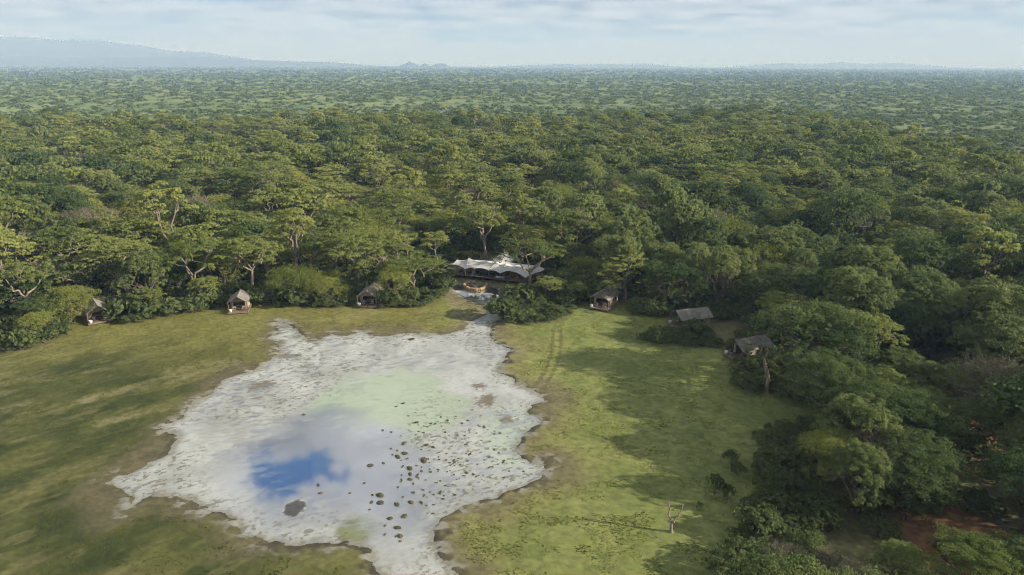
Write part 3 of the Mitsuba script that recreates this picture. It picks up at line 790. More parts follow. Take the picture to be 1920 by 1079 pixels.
# ------------------------------------------------------------------ tents, deck, furniture
def cloth(c0, c1, rough=0.8):
    def fn(p, n, uv):
        w = fbm(p.x * 1.3, p.y * 1.3, p.z * 1.3, 4)
        return mix(c0, c1, dr.clip(1.6 * w - 0.3, 0, 1)) * (0.9 + 0.2 * noise(p.x * 7, p.y * 7, p.z * 7))
    return two(principled(proc(fn), rough))


scene['white_canvas'] = cloth((0.50, 0.485, 0.45), (0.68, 0.66, 0.62))
scene['grey_canvas'] = cloth((0.15, 0.135, 0.12), (0.32, 0.285, 0.24))
scene['tan_canvas'] = cloth((0.27, 0.20, 0.14), (0.42, 0.33, 0.24))
scene['dark_cloth'] = cloth((0.03, 0.035, 0.05), (0.08, 0.085, 0.11))
scene['cream_cloth'] = cloth((0.5, 0.46, 0.38), (0.66, 0.62, 0.54))
scene['orange_cloth'] = cloth((0.36, 0.17, 0.07), (0.5, 0.27, 0.12))


def planks(p, n, uv):
    k = cell = mikit.cell_rand(p.x * 0.943 * 5 - p.y * 0.333 * 5, 0, 0)
    g = fbm(p.x * 2, p.y * 2, p.z * 3, 3)
    return mix((0.13, 0.09, 0.06), (0.30, 0.225, 0.16), dr.clip(0.5 * k + g - 0.2, 0, 1))


scene['timber'] = principled(proc(planks), 0.75)
scene['dark_timber'] = principled(proc(lambda p, n, uv: mix((0.05, 0.035, 0.025), (0.12, 0.085, 0.055), fbm(p.x * 2, p.y * 2, p.z * 3, 3))), 0.8)
scene['screen_dark'] = principled(rgb(0.018, 0.018, 0.02), 0.6)
scene['mat_white'] = principled(rgb(0.72, 0.72, 0.7), 0.4)


def stone_color(p, n, uv):
    a = fbm(p.x * 2.3, p.y * 2.3, p.z * 2.3, 4)
    return mix((0.07, 0.062, 0.045), (0.22, 0.19, 0.13), dr.clip(1.7 * a - 0.3, 0, 1))


def mossy(p, n, uv):
    a = fbm(p.x * 3.1, p.y * 3.1, p.z * 3.1, 4)
    c = mix((0.05, 0.042, 0.026), (0.16, 0.135, 0.075), dr.clip(1.7 * a - 0.3, 0, 1))
    return mix(c, (0.075, 0.085, 0.02), 0.7 * smoothstep(0.45, 0.6, fbm(p.x * 1.9 + 4, p.y * 1.9, p.z * 1.9, 3)))


scene['mat_stone'] = principled(proc(lambda p, n, uv: stone_color(p, n, uv) * mi.Color3f(2.9, 2.4, 2.0)), 0.85)
scene['mat_rock'] = principled(proc(mossy), 0.8)


def sheet(V, thick=0.05):
    """A closed thin slab from a grid of points (a, b, 3)."""
    a, b = V.shape[:2]
    i = (np.arange(a - 1)[:, None] * b + np.arange(b - 1)[None]).ravel()
    q = np.stack([i, i + 1, i + b + 1, i + b], 1)
    top = V.reshape(-1, 3)
    n = a * b
    rim = np.concatenate([np.arange(b), np.arange(1, a) * b + b - 1, (a - 1) * b + np.arange(b - 1)[::-1], np.arange(1, a - 1)[::-1] * b])
    r2 = np.roll(rim, -1)
    f = np.vstack([q, q[:, ::-1] + n, np.stack([rim + n, r2 + n, r2, rim], 1)])
    v = np.vstack([top, top - [0, 0, thick]])
    f = np.vstack([f[:, [0, 1, 2]], f[:, [0, 2, 3]]])
    return trimesh.Trimesh(v, f, process=False)


def placer(x, y, deg, z=0.0):
    """Moves a mesh from a local frame (u ahead of the given bearing, v to its left) to the ground."""
    M = np.eye(4)
    c, s = math.cos(math.radians(deg)), math.sin(math.radians(deg))
    M[:2, :2] = [[c, -s], [s, c]]
    M[:3, 3] = [x, y, z]

    def put(m):
        m = m.copy()
        m.apply_transform(M)
        return m
    return put


def armchair(put, label, group, mat='cream_cloth', w=0.75):
    k = thing('armchair', label, 'chair', group)
    part(k, 'seat', mikit.ply(put(box(-0.36, 0.36, -w / 2, w / 2, 0.30, 0.46)), mat))
    part(k, 'backrest', mikit.ply(put(box(0.30, 0.44, -w / 2, w / 2, 0.47, 0.95)), mat))
    for s in (-1, 1):
        part(k, 'armrest', mikit.ply(put(box(-0.36, 0.28, s * w / 2 - 0.05, s * w / 2 + 0.05, 0.48, 0.66)), 'dark_timber'))
        for t in (-1, 1):
            part(k, 'leg', mikit.ply(put(box(t * 0.31 - 0.03, t * 0.31 + 0.03, s * (w / 2 - 0.05) - 0.03, s * (w / 2 - 0.05) + 0.03, 0.0, 0.30)), 'dark_timber'))
    return k


def table(put, label, group, r=0.5, h=0.7):
    k = thing('round_table', label, 'table', group)
    top = trimesh.creation.cylinder(r, 0.06, sections=16)
    top.apply_translation([0, 0, h])
    part(k, 'tabletop', mikit.ply(put(top), 'timber', smooth=30))
    leg = trimesh.creation.cylinder(0.07, h - 0.03, sections=8)
    leg.apply_translation([0, 0, h / 2 - 0.015])
    part(k, 'pedestal', mikit.ply(put(leg), 'dark_timber', smooth=30))


CABIN_LOOK = [('canvas cabin with a steep grey roof and tan front, farthest left on the shore', 'grey_canvas', 4.5, 5.6),
              ('small canvas cabin half hidden under trees, second from the left on the shore', 'grey_canvas', 4.2, 4.4),
              ('thatch-grey canvas cabin with a lit tan side wall, left of the big white tent', 'grey_canvas', 4.6, 5.6),
              ('grey roofed canvas cabin behind the slim young tree, right of the creek', 'grey_canvas', 4.6, 6.2),
              ('long grey roofed cabin with two small windows in its side wall, beside the thicket', 'grey_canvas', 4.8, 6.8),
              ('grey roofed cabin with an open timber deck, behind the broken pale trunk', 'grey_canvas', 4.8, 6.6)]
for ci, ((cx, cy, deg), (look, roofmat, W, L)) in enumerate(zip(CABINS, CABIN_LOOK)):
    put = placer(cx, cy, deg)
    k = thing('canvas_cabin', look, 'cabin', 'canvas cabins along the edge of the wood')
    h = W / 2
    d0 = 0.55
    part(k, 'deck', mikit.ply(put(join([box(-2.4, L - 0.6, -h - 0.3, h + 0.3, d0 - 0.16, d0), box(-2.45, -2.38, -h - 0.3, h + 0.3, d0 - 0.3, d0 - 0.17)])), 'timber'))
    for u in (-2.2, L / 2 - 1, L - 1):
        for s in (-1, 1):
            part(k, 'stilt', mikit.ply(put(box(u - 0.09, u + 0.09, s * h - 0.09, s * h + 0.09, -0.4, d0 - 0.17)), 'dark_timber'))
    ez, az = d0 + 2.45, d0 + 2.45 + 0.66 * h * 0.9
    for s in (-1, 1):
        y0, y1 = sorted((s * (h - 0.12), s * (h - 0.18)))
        wall = part(k, 'side_wall', mikit.ply(put(box(0.2, L - 0.9, y0, y1, d0 + 0.002, ez - 0.02)), 'tan_canvas'))
        for u in (L * 0.34, L * 0.52):
            ya, yb = sorted((s * (h - 0.119), s * (h - 0.09)))
            part(wall, 'window', mikit.ply(put(box(u, u + 0.62, ya, yb, d0 + 0.95, d0 + 1.75)), 'screen_dark'))
    tri = shapely.Polygon([(-h + 0.12, 0), (h - 0.12, 0), (h - 0.12, ez - d0 - 0.03), (0, az - d0 - 0.12), (-h + 0.12, ez - d0 - 0.03)])
    rear = trimesh.creation.extrude_polygon(tri, 0.06, engine='earcut')
    rear.apply_transform(np.array([[0, 0, 1, L - 0.89], [1, 0, 0, 0], [0, 1, 0, d0 + 0.003], [0, 0, 0, 1.0]]))
    part(k, 'rear_wall', mikit.ply(put(rear), 'tan_canvas'))
    front = trimesh.creation.extrude_polygon(tri.difference(shapely.box(-h + 0.75, 0.0, h - 0.75, 1.85)), 0.06, engine='earcut')
    front.apply_transform(np.array([[0, 0, 1, 0.13], [1, 0, 0, 0], [0, 1, 0, d0 + 0.003], [0, 0, 0, 1.0]]))
    part(k, 'front_wall', mikit.ply(put(front), 'tan_canvas'))
    uu, vv = np.meshgrid(np.linspace(-1.9, L - 0.25, 14), np.linspace(-1, 1, 17), indexing='ij')
    over = h + 0.32
    wz = az + 0.12 - (az - ez + 0.28) * (0.86 * np.abs(vv) + 0.14 * np.abs(vv) ** 2) - 0.10 * np.sin(np.abs(vv) * np.pi) - 0.05 * np.sin((uu + 1.9) / 1.6 * np.pi) ** 2 * np.abs(vv)
    wz += 0.07 * (meshkit.noise(np.stack([uu * 1.3 + ci * 9, vv * 2.5, uu * 0], -1)) - 0.5)
    part(k, 'roof', mikit.ply(put(sheet(np.stack([uu, vv * over, wz], -1), 0.06)), roofmat, smooth=40))
    part(k, 'ridge_pole', mikit.ply(put(tubes([[-2.0, 0, az + 0.10, L - 0.15, 0, az + 0.10, 0.06, 0.06]], 6)), 'dark_timber', smooth=True))
    for s in (-1, 1):
        part(k, 'post', mikit.ply(put(tubes([[-1.75, s * (h + 0.1), d0, -1.75, s * (h + 0.1), ez - 0.1, 0.08, 0.07]], 6)), 'timber', smooth=True))
        part(k, 'deck_rail', mikit.ply(put(join([box(-2.3, 0.0, s * (h + 0.2) - 0.03, s * (h + 0.2) + 0.03, d0 + 0.8, d0 + 0.87)] + [box(u - 0.03, u + 0.03, s * (h + 0.2) - 0.03, s * (h + 0.2) + 0.03, d0 + 0.001, d0 + 0.799) for u in (-2.25, -1.2, -0.1)])), 'dark_timber'))
    bed = thing('bed', 'tan covered bed inside the open front of a canvas cabin', 'bed', 'beds inside the canvas cabins')
    part(bed, 'mattress', mikit.ply(put(box(1.2, 3.0, -0.9, 0.9, d0 + 0.36, d0 + 0.65)), 'tan_canvas'))
    part(bed, 'bed_frame', mikit.ply(put(box(1.15, 3.1, -0.95, 0.95, d0 + 0.01, d0 + 0.355)), 'dark_timber'))
    for s in (-1, 1):
        armchair(placer(cx + math.cos(math.radians(deg)) * -1.0 - math.sin(math.radians(deg)) * s * 1.1, cy + math.sin(math.radians(deg)) * -1.0 + math.cos(math.radians(deg)) * s * 1.1, deg, d0 + 0.003),
                 'tan cushioned chair on the front deck of a canvas cabin', 'chairs on the cabin decks', 'tan_canvas')
    pot = trimesh.creation.revolve([[0, 0], [0.26, 0], [0.36, 0.30], [0.40, 0.62], [0.34, 0.64], [0.30, 0.5], [0, 0.45]], sections=16)
    pot.apply_translation([-1.9, h - 0.35, d0 + 0.003])
    kk = thing('white_pot', 'round white pot at the front corner of a cabin deck', 'pot', 'white pots on the cabin decks')
    scene[kk] = mikit.ply(put(pot), 'mat_white', smooth=35)

# the big stretch tent on its deck: u along the deck front, v towards the wood
LU, LV, L0 = np.array([0.943, -0.333, 0]), np.array([0.333, 0.943, 0]), np.array([-16.8, 186.6, 0])
LDEG = math.degrees(math.atan2(-0.333, 0.943))
lput = placer(L0[0], L0[1], LDEG)
deck = thing('timber_deck', 'long dark timber deck under the big white tent, standing over the creek', 'deck')
DECK = shapely.Polygon([(-0.4, 0.1), (19.9, 0.0), (24.2, 3.2), (24.2, 9.3), (-0.4, 9.3), (-2.0, 6.0)])
for r in range(31):
    strip = DECK.intersection(shapely.box(-3, 0.3 * r, 26, 0.3 * r + 0.28))
    if strip.is_empty:
        continue
    m = trimesh.creation.extrude_polygon(strip, 0.06, engine='earcut')
    m.apply_translation([0, 0, 0.94 + 0.006 * (r % 3)])
    part(deck, 'plank', mikit.ply(lput(m), 'timber'))
m = trimesh.creation.extrude_polygon(DECK.buffer(-0.12), 0.22, engine='earcut')
m.apply_translation([0, 0, 0.71])
part(deck, 'frame', mikit.ply(lput(m), 'dark_timber'))
for u in np.arange(0.3, 24, 2.9):
    for v in (0.8, 4.6, 8.6):
        if DECK.contains(shapely.Point(u, v)):
            part(deck, 'stilt', mikit.ply(lput(box(u - 0.11, u + 0.11, v - 0.11, v + 0.11, -0.5, 0.705)), 'dark_timber'))
rail_pts = [(15.4, 0.25), (19.8, 0.2), (24.0, 3.35), (24.0, 8.8)]
for (a, b), (c, d) in zip(rail_pts[:-1], rail_pts[1:]):
    n = int(math.hypot(c - a, d - b) / 0.55)
    rows = [[a, b, z, c, d, z, 0.035, 0.035] for z in (1.45, 1.95)] + [[a + (c - a) * t / n, b + (d - b) * t / n, 0.98, a + (c - a) * t / n, b + (d - b) * t / n, 1.92, 0.03, 0.03] for t in range(n + 1)]
    part(deck, 'railing', mikit.ply(lput(tubes(rows, 4)), 'timber'))
tent = thing('stretch_tent', 'wide white stretch tent with a row of peaks and scalloped eaves over the timber deck', 'tent')
SECT = [((-2.6, -0.6, 3.1), (-1.6, 1.8, 3.5), (-1.0, 4.5, 3.3)), ((-0.3, 0.4, 3.75), (0.5, 1.9, 4.9), (0.8, 6.5, 3.6)), ((3.95, -0.7, 3.1), (3.9, 2.4, 5.6), (4, 8, 3.5)),
        ((6.45, 0.0, 3.4), (9.0, 2.4, 5.3), (8.5, 8.5, 3.6)), ((10.8, 0.0, 3.25), (12.0, 2.7, 5.2), (12, 8.5, 3.8)), ((14.7, -1.2, 3.1), (15.0, 2.6, 5.0), (15.5, 8.5, 3.6)),
        ((17.3, 0.4, 3.6), (18.2, 2.8, 4.8), (19, 8.5, 3.5)), ((22.3, -2.2, 2.9), (22.5, 2.8, 4.6), (23, 8.5, 3.4)), ((24.6, 5.0, 2.9), (24.9, 5.9, 3.05), (25, 7.5, 3.0))]
rows = []
for k in range(len(SECT) - 1):
    for t in np.linspace(0, 1, 9)[(1 if k else 0):]:
        A, B = np.array(SECT[k]), np.array(SECT[k + 1])
        q = A * (1 - t) + B * t
        bow = 4 * t * (1 - t)
        q[0] += [0, 0.45 * bow, 0.22 * bow]
        q[1] += [0, 0, -0.6 * bow * min(1, (max(A[1, 2], B[1, 2]) - 3.2) / 1.5)]
        q[2] += [0, -0.35 * bow, 0.1 * bow]
        line = []
        for s in np.linspace(0, 1, 8)[:-1]:
            p = q[0] * (1 - s) + q[1] * s
            line.append(p - [0, 0, 0.30 * math.sin(math.pi * s) * (q[1, 2] - q[0, 2]) / 2.2])
        for s in np.linspace(0, 1, 8):
            p = q[1] * (1 - s) + q[2] * s
            line.append(p - [0, 0, 0.32 * math.sin(math.pi * s) * (q[1, 2] - q[2, 2]) / 2.2])
        rows.append(line)
part(tent, 'canopy', mikit.ply(lput(sheet(np.array(rows), 0.03)), 'white_canvas', smooth=14))
for a, b, c in SECT[1:8]:
    s = np.linspace(0, 1, 8)
    pts = [np.array(a) * (1 - t) + np.array(b) * t - [0, 0, 0.30 * math.sin(math.pi * t) * (b[2] - a[2]) / 2.2 - 0.02] for t in s]
    part(tent, 'seam', mikit.ply(lput(tubes([[*p, *q, 0.05, 0.05] for p, q in zip(pts[:-1], pts[1:])], 5)), 'mat_white', smooth=True))
    part(tent, 'peak_pole', mikit.ply(lput(tubes([[b[0], b[1], 1.0, b[0], b[1], b[2] + 0.22, 0.08, 0.06]], 6)), 'timber', smooth=True))
    part(tent, 'front_pole', mikit.ply(lput(tubes([[a[0], max(a[1], 0.2) + 0.3, 1.0, a[0], a[1] + 0.03, a[2] - 0.03, 0.08, 0.07]], 6)), 'timber', smooth=True))
    part(tent, 'back_pole', mikit.ply(lput(tubes([[c[0], c[1] - 0.2, 1.0, c[0], c[1] - 0.03, c[2] - 0.03, 0.07, 0.07]], 6)), 'timber', smooth=True))
for p, q in (((-2.6, -0.6, 3.08), (-4.6, -2.2, 0.1)), ((24.6, 5.0, 2.98), (27.0, 3.6, 0.1)), ((22.3, -2.2, 2.98), (23.2, -4.6, 0.1)), ((3.95, -1.0, 3.03), (3.9, 0.15, 1.0))):
    part(tent, 'guy_rope', mikit.ply(lput(tubes([[*p, *q, 0.025, 0.025]], 4)), 'cream_cloth'))
part(tent, 'back_wall', mikit.ply(lput(box(1.2, 13.8, 8.0, 8.08, 1.02, 3.15)), 'tan_canvas'))
part(tent, 'partition', mikit.ply(lput(box(13.9, 13.98, 4.2, 8.0, 1.02, 3.0)), 'tan_canvas'))
small = thing('small_peaked_tent', 'small white peaked tent standing behind the big stretch tent', 'tent')
ang = np.linspace(0, 2 * np.pi, 49)
star = 3.75 * (1 - 0.13 * np.abs(np.sin(ang * 3)))
rr = np.linspace(0.02, 1, 9)
G = np.array([[(11.2 + star[j] * r * math.cos(ang[j] + 0.3), 11.6 + star[j] * r * math.sin(ang[j] + 0.3), 3.35 + 2.9 * (1 - r) ** 1.45 + (0.25 * abs(math.sin(ang[j] * 3)) * r)) for j in range(49)] for r in rr])
part(small, 'canopy', mikit.ply(lput(sheet(G, 0.03)), 'white_canvas', smooth=25))
for j in range(0, 48, 8):
    x, y = 11.2 + star[j] * math.cos(ang[j] + 0.3), 11.6 + star[j] * math.sin(ang[j] + 0.3)
    part(small, 'pole', mikit.ply(lput(tubes([[x, y, -0.1, x, y, 3.33, 0.07, 0.06]], 6)), 'timber', smooth=True))
part(small, 'mast', mikit.ply(lput(tubes([[11.2, 11.6, -0.1, 11.2, 11.6, 6.35, 0.09, 0.06]], 6)), 'timber', smooth=True))


def lodge_spot(u, v, deg, z=0.999):
    p = L0 + LU * u + LV * v
    return placer(p[0], p[1], LDEG + deg, z)


for u, v, deg, mat in ((1.6, 1.6, 60, 'dark_cloth'), (4.6, 1.4, 100, 'dark_cloth'), (5.6, 1.2, 80, 'cream_cloth'), (6.6, 2.2, 120, 'dark_cloth'), (7.6, 1.5, 60, 'dark_cloth'), (9.2, 2.4, 90, 'dark_cloth'), (10.3, 1.8, 100, 'dark_cloth'), (11.4, 2.6, 80, 'dark_cloth')):
    armchair(lodge_spot(u, v, deg), f'{"dark blue" if mat == "dark_cloth" else "cream"} armchair on the timber deck under the white tent', f'{"dark" if mat == "dark_cloth" else "cream"} armchairs under the tent', mat)
for u, v, deg in ((17.2, 2.4, 90), (18.6, 1.9, 70), (19.6, 2.9, 110), (21.2, 3.2, 90), (22.2, 4.0, 60)):
    armchair(lodge_spot(u, v, deg), 'sunlit orange wicker chair at the right end of the timber deck', 'orange chairs at the right end of the deck', 'orange_cloth')
for u, v in ((5.1, 2.4), (8.4, 2.4), (18.2, 3.2), (21.0, 2.2)):
    table(lodge_spot(u, v, 0), 'small round timber table among the chairs on the deck', 'round tables on the deck')
bed = thing('daybed', 'white daybed at the front edge of the timber deck', 'daybed')
bp = lodge_spot(14.0, 1.0, 0)
part(bed, 'mattress', mikit.ply(bp(box(-1.2, 1.2, -0.65, 0.65, 0.30, 0.55)), 'mat_white'))
part(bed, 'base', mikit.ply(bp(box(-1.15, 1.15, -0.6, 0.6, 0.0, 0.295)), 'dark_timber'))
part(bed, 'bolster', mikit.ply(bp(box(-1.1, 1.1, 0.40, 0.64, 0.553, 0.80)), 'dark_cloth'))
for u, v in ((5.6, 0.55), (7.0, 0.5), (8.3, 0.5)):
    k = thing('floor_mat', 'pale woven mat on the sunny front edge of the deck', 'mat', 'woven mats on the deck front')
    scene[k] = mikit.ply(lodge_spot(u, v, 0)(box(-0.55, 0.55, -0.22, 0.22, 0.02, 0.05)), 'cream_cloth')


# ------------------------------------------------------------------ stones, dead wood, bushes on the lawn
def rock_mesh(r, seed, flat=0.62, sub=3):
    m = trimesh.creation.icosphere(subdivisions=sub, radius=1.0)
    v = m.vertices
    d = 0.35 + 1.25 * meshkit.fbm(v * 1.9 + seed * 7.7, 4, seed=seed)
    v = v * d[:, None] * [1.2, 0.8, flat] + 0.10 * (meshkit.noise(v * 5.0 + seed * 3.3)[:, None] - 0.5) * v
    rs = np.random.default_rng(seed)
    a = rs.uniform(0, 6.28)
    v = v @ np.array([[math.cos(a), math.sin(a), 0], [-math.sin(a), math.cos(a), 0], [0, 0, 1]])
    return trimesh.Trimesh(v * r, m.faces, process=False)


ring = thing('stone_wall', 'low curved wall of sunlit stones around the fire pit in front of the deck', 'wall')
RING = [(-10.2, 180.3), (-11.0, 181.7), (-12.3, 181.3), (-13.2, 179.4), (-12.9, 177.3), (-11.6, 175.5), (-9.7, 174.8), (-8.0, 175.6), (-7.2, 177.8), (-6.8, 180.4)]
line = shapely.LineString(RING)
n = int(line.length / 0.46)
for i in range(n):
    p = line.interpolate(i * 0.46)
    for lay in (0, 1):
        m = rock_mesh(0.34, i * 2 + lay, 0.7, 1)
        m.apply_translation([p.x + 0.06 * math.sin(i * 2.1), p.y + 0.06 * math.cos(i * 1.7), 0.12 + lay * 0.36])
        part(ring, 'stone', mikit.ply(m, 'mat_stone'))
m = rock_mesh(0.75, 91, 0.35, 2)
m.apply_translation([-10.0, 177.6, 0.15])
scene[thing('flat_stone', 'flat pale stone lying inside the curved stone wall', 'stone')] = mikit.ply(m, 'mat_stone', smooth=40)
for x, y, r, l in ((-4.7, 170.4, 0.8, 'dark rock in the creek below the deck, nearer the wall'), (-3.2, 167.6, 0.7, 'dark rock in the creek beside the bushy point'), (-17.3, 178.2, 0.9, 'dark low rock on the bank at the left end of the deck')):
    m = rock_mesh(r, int(x * -10), 0.5, 2)
    m.apply_translation([x, y, 0.0])
    scene[thing('creek_rock', l, 'rock')] = mikit.ply(m, 'mat_rock', smooth=40)
ROCKS = [(-17.3,96.8,0.59),(-16.8,93.8,0.58),(-17.7,92.8,0.62),(-13.5,91.8,0.81),(-21.5,90.4,0.57),(-19.6,91,0.26),(-15.4,89.6,0.65),(-15.1,88.1,0.51),(-14.9,86.7,0.5),(-14,87.5,0.37),(-21.5,100.9,0.31),(-20,100.3,0.2),(-16.2,103.5,0.47),(-13.7,103.2,0.31),(-13.6,96.3,0.49),(-12.5,95.6,0.39),(-18.7,82.8,0.67),(-19.7,82.9,0.22),(-18.3,81.1,0.59),(-19.5,81.2,0.37),(-15.9,80.7,0.54),(-14,83.5,0.27),(-14,81.2,0.52),(-12.6,81.2,0.26),(-16.3,77.6,0.47),(-14.5,78.1,0.55),(-16.7,76.1,0.21),(-15,75.7,0.54),(-16.4,74.3,0.19),(-14.4,74,0.51),(-14.2,73,0.2),(-19.5,110.4,0.39),(-22.2,140.5,0.84),(-27.2,83.3,0.33),(-28,85.2,0.29),(-36.2,106.1,0.35)]
ROCK_LABEL = {3: 'largest mossy brown rock in the middle of the pond, standing apart to the right', 4: 'mossy brown rock on its own in the open water left of the rock cluster', 31: 'small dark rock alone in the pale green shallows at the upper middle of the pond',
              32: 'brown mound at the far shore of the white pond', 35: 'small dark rock alone in the grey shallows at the left of the pond', 25: 'mossy rock at the near end of the pond, right of a smaller one'}
for i, (x, y, r) in enumerate(ROCKS):
    m = rock_mesh(r * (0.72 if r > 0.3 else 0.9), 200 + i, 0.34, 3)
    m.apply_translation([x, y, -0.05])
    if i in ROCK_LABEL:
        k = thing('pond_rock', ROCK_LABEL[i], 'rock')
    elif y > 94:
        k = thing('pond_rock', 'small mossy rock in the pale shallows beyond the rock cluster', 'rock', 'rocks in the pale shallows')
    elif y > 85:
        k = thing('pond_rock', 'mossy brown rock of the loose cluster in the middle of the pond', 'rock', 'rocks of the middle cluster')
    else:
        k = thing('pond_rock', 'mossy brown rock of the loose cluster at the near end of the pond', 'rock', 'rocks of the near cluster')
    scene[k] = mikit.ply(m, 'mat_rock', smooth=50)


crng = np.random.default_rng(17)
bits = []
while len(bits) < 170:
    x, y = crng.normal(-8, 5.5), crng.normal(91, 9)
    if shapely.contains_xy(shapely.Polygon(POND).buffer(-2.0), x, y):
        m = rock_mesh(crng.uniform(0.10, 0.26), 400 + len(bits), 0.3, 1)
        m.apply_translation([x, y, -0.07])
        bits.append(m)
scene['weed_clumps'] = mikit.ply(join(bits), 'mat_rock')
labels['weed_clumps'] = {'label': 'small scattered clumps of dead weed lying on the right half of the pond', 'kind': 'stuff'}


def wood_thing(name, label, cat, base, rows, mat='bark_dead'):
    k = thing(name, label, cat)
    r = np.array(rows, float)
    r[:, [0, 3]] += base[0]
    r[:, [1, 4]] += base[1]
    return k, r


def bumpy(rows, seed, sides=7, n=3):
    """Splits each tube row and jitters it, so that limbs are crooked."""
    rs = np.random.default_rng(seed)
    out = []
    for x0, y0, z0, x1, y1, z1, a, b in rows:
        p, q = np.array([x0, y0, z0]), np.array([x1, y1, z1])
        last, lr = p, a
        for k in range(1, n + 1):
            m = p + (q - p) * k / n + (rs.normal(size=3) * 0.05 if k < n else 0)
            r = (a + (b - a) * k / n) * rs.uniform(0.9, 1.12)
            out.append([*last, *m, lr, r])
            last, lr = m, r
    return tubes(out, sides)


k, r = wood_thing('dead_tree', 'bare dead tree forked in two limbs, alone on the near lawn', 'tree', (20.9, 74.9), [
    [0, 0, -0.1, -0.05, 0, 0.5, 0.30, 0.20], [-0.05, 0, 0.5, -0.05, 0, 1.5, 0.20, 0.17]])
part(k, 'trunk', mikit.ply(bumpy(r, 1), 'bark_dead', smooth=True))
for rows, s in (([[-0.08, 0, 1.4, -0.5, 0.1, 2.5, 0.14, 0.10], [-0.5, 0.1, 2.5, -0.42, 0, 3.6, 0.10, 0.08], [-0.42, 0, 3.6, -0.66, 0, 4.4, 0.08, 0.06], [-0.66, 0, 4.4, -0.6, 0, 5.15, 0.07, 0.03], [-0.62, 0, 4.4, -0.3, 0.1, 4.7, 0.05, 0.02]], 2),
                ([[0.0, 0, 1.35, 0.4, -0.1, 2.2, 0.13, 0.10], [0.4, -0.1, 2.2, 0.95, 0, 3.1, 0.10, 0.08], [0.95, 0, 3.1, 1.15, 0, 3.9, 0.08, 0.06], [1.15, 0, 3.9, 1.45, 0.05, 4.4, 0.06, 0.03], [1.15, 0, 3.9, 1.0, 0, 4.5, 0.05, 0.02]], 3)):
    r = np.array(rows, float)
    r[:, [0, 3]] += 20.9
    r[:, [1, 4]] += 74.9
    part(k, 'limb', mikit.ply(bumpy(r, s), 'bark_dead', smooth=True))
k, r = wood_thing('broken_trunk', 'tall pale leaning trunk with a broken fork, in front of the sixth cabin', 'tree', (47.5, 114.9), [
    [0, 0, -0.1, 0, 0, 2.8, 0.44, 0.34], [0, 0, 2.8, -0.7, 0.1, 5.0, 0.34, 0.30], [-0.7, 0.1, 5.0, -1.25, 0.1, 6.8, 0.30, 0.25]])
part(k, 'trunk', mikit.ply(bumpy(r, 4), 'bark_dead', smooth=True))
for rows, s in (([[-1.2, 0.1, 6.7, -2.0, 0, 8.4, 0.25, 0.2], [-2.0, 0, 8.4, -1.9, 0, 9.3, 0.18, 0.1]], 5), ([[-1.2, 0.1, 6.7, -0.85, 0, 7.8, 0.24, 0.2], [-0.85, 0, 7.8, -0.55, 0, 8.3, 0.2, 0.15], [-0.85, 0, 7.8, -0.9, 0, 9.6, 0.12, 0.05]], 6)):
    r = np.array(rows, float)
    r[:, [0, 3]] += 47.5
    r[:, [1, 4]] += 114.9
    part(k, 'limb', mikit.ply(bumpy(r, s), 'bark_dead', smooth=True))

LAWN = [(28.9,83.5,1.24),(30.2,81.9,1.06),(33.6,90.7,1.06),(33.7,87.9,0.95),(36.9,87.5,1.04),(37.9,92.2,0.63),(42.5,100.7,0.68),(39.7,98.6,0.57),(25.8,79.4,0.56),(36,81.9,0.75),(36,79.8,0.82),(38.2,83.5,0.85),(33.8,156,1.59),(31.3,156.7,1.06),(41.9,147.6,0.8)]
for i, (x, y, r) in enumerate(LAWN):
    l = ('larger bush alone on the near lawn beyond the dead tree' if i == 0 else 'twiggy small bush on the lawn left of the dark thicket' if i == 2 else 'tiny pale bush on the lawn just right of the dead tree' if i == 8 else
         'small round tree bush at the side wall of the fifth cabin' if i == 14 else 'bush at the edge of the lawn right of the fourth cabin' if i in (12, 13) else 'small dark bush on the lawn beside the dark thicket')
    plant('shrub', x, y, r * 0.66, i * 47.0, 1.85, label=l, group='bushes on the lawn' if i in (1, 3, 4, 5, 6, 7, 9, 10, 11, 12, 13) else None)

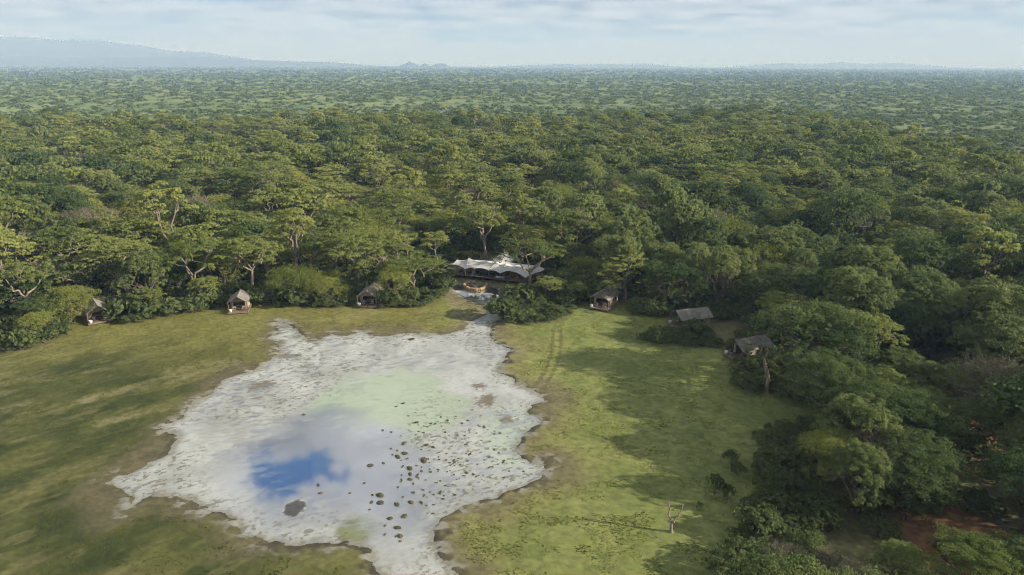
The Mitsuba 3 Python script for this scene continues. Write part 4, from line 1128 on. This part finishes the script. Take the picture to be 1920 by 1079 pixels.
# ------------------------------------------------------------------ grass
grng = np.random.default_rng(3)
n = 190000
x, y = grng.uniform(-105, 58, n), 50 + 120 * grng.uniform(0, 1, n) ** 1.5
d = shore_distance(x, y)
tuft = meshkit.fbm(np.stack([x * 0.35, y * 0.35, x * 0], -1), 3, seed=40)
ok = shapely.contains_xy(open_poly, x, y) & (d > 2.5) & (tuft > 0.50) & in_view(x, y, 3) & ((x > -12) | (grng.uniform(0, 1, n) < 0.45))
x, y = x[ok], y[ok]
n = len(x)
a = grng.uniform(0, 6.28, n)
w, h = grng.uniform(0.10, 0.24, n), grng.uniform(0.04, 0.13, n)
dx, dy = np.cos(a) * w, np.sin(a) * w
lx, ly = grng.normal(size=n) * 0.05, grng.normal(size=n) * 0.05
z0 = 0.0 * x - 0.04
V = np.stack([np.stack([x - dx, y - dy, z0], -1), np.stack([x + dx, y + dy, z0], -1), np.stack([x + lx, y + ly, h], -1), np.stack([x - dy, y + dx, z0], -1), np.stack([x + dy, y - dx, z0], -1), np.stack([x - lx, y + ly, h * 0.9], -1)], 1)
i = np.arange(n)[:, None] * 6
F = np.vstack([i + [0, 1, 2], i + [3, 4, 5]])


def grass_color(p, n_, uv):
    c = mix((0.20, 0.23, 0.04), (0.36, 0.37, 0.09), noise(p.x * 0.4, p.y * 0.4, 2.0))
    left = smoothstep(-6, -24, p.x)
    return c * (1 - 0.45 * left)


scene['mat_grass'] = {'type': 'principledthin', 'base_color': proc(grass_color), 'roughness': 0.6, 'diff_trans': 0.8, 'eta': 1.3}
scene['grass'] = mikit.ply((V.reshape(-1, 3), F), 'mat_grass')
labels['grass'] = {'label': 'short grass tufts on the lawn and the green flat', 'kind': 'stuff'}

# ------------------------------------------------------------------ haze
scene['haze'] = {'type': 'cube', 'to_world': T().translate([0, 28000, 338]).scale([66000, 36000, 340]), 'bsdf': {'type': 'null'}, 'interior': {'type': 'ref', 'id': 'haze_air'}}
labels['haze'] = {'label': 'pale blue haze over the plain', 'kind': 'stuff'}
print('entries', len(scene), 'counts', count, 'rest', n_rest)
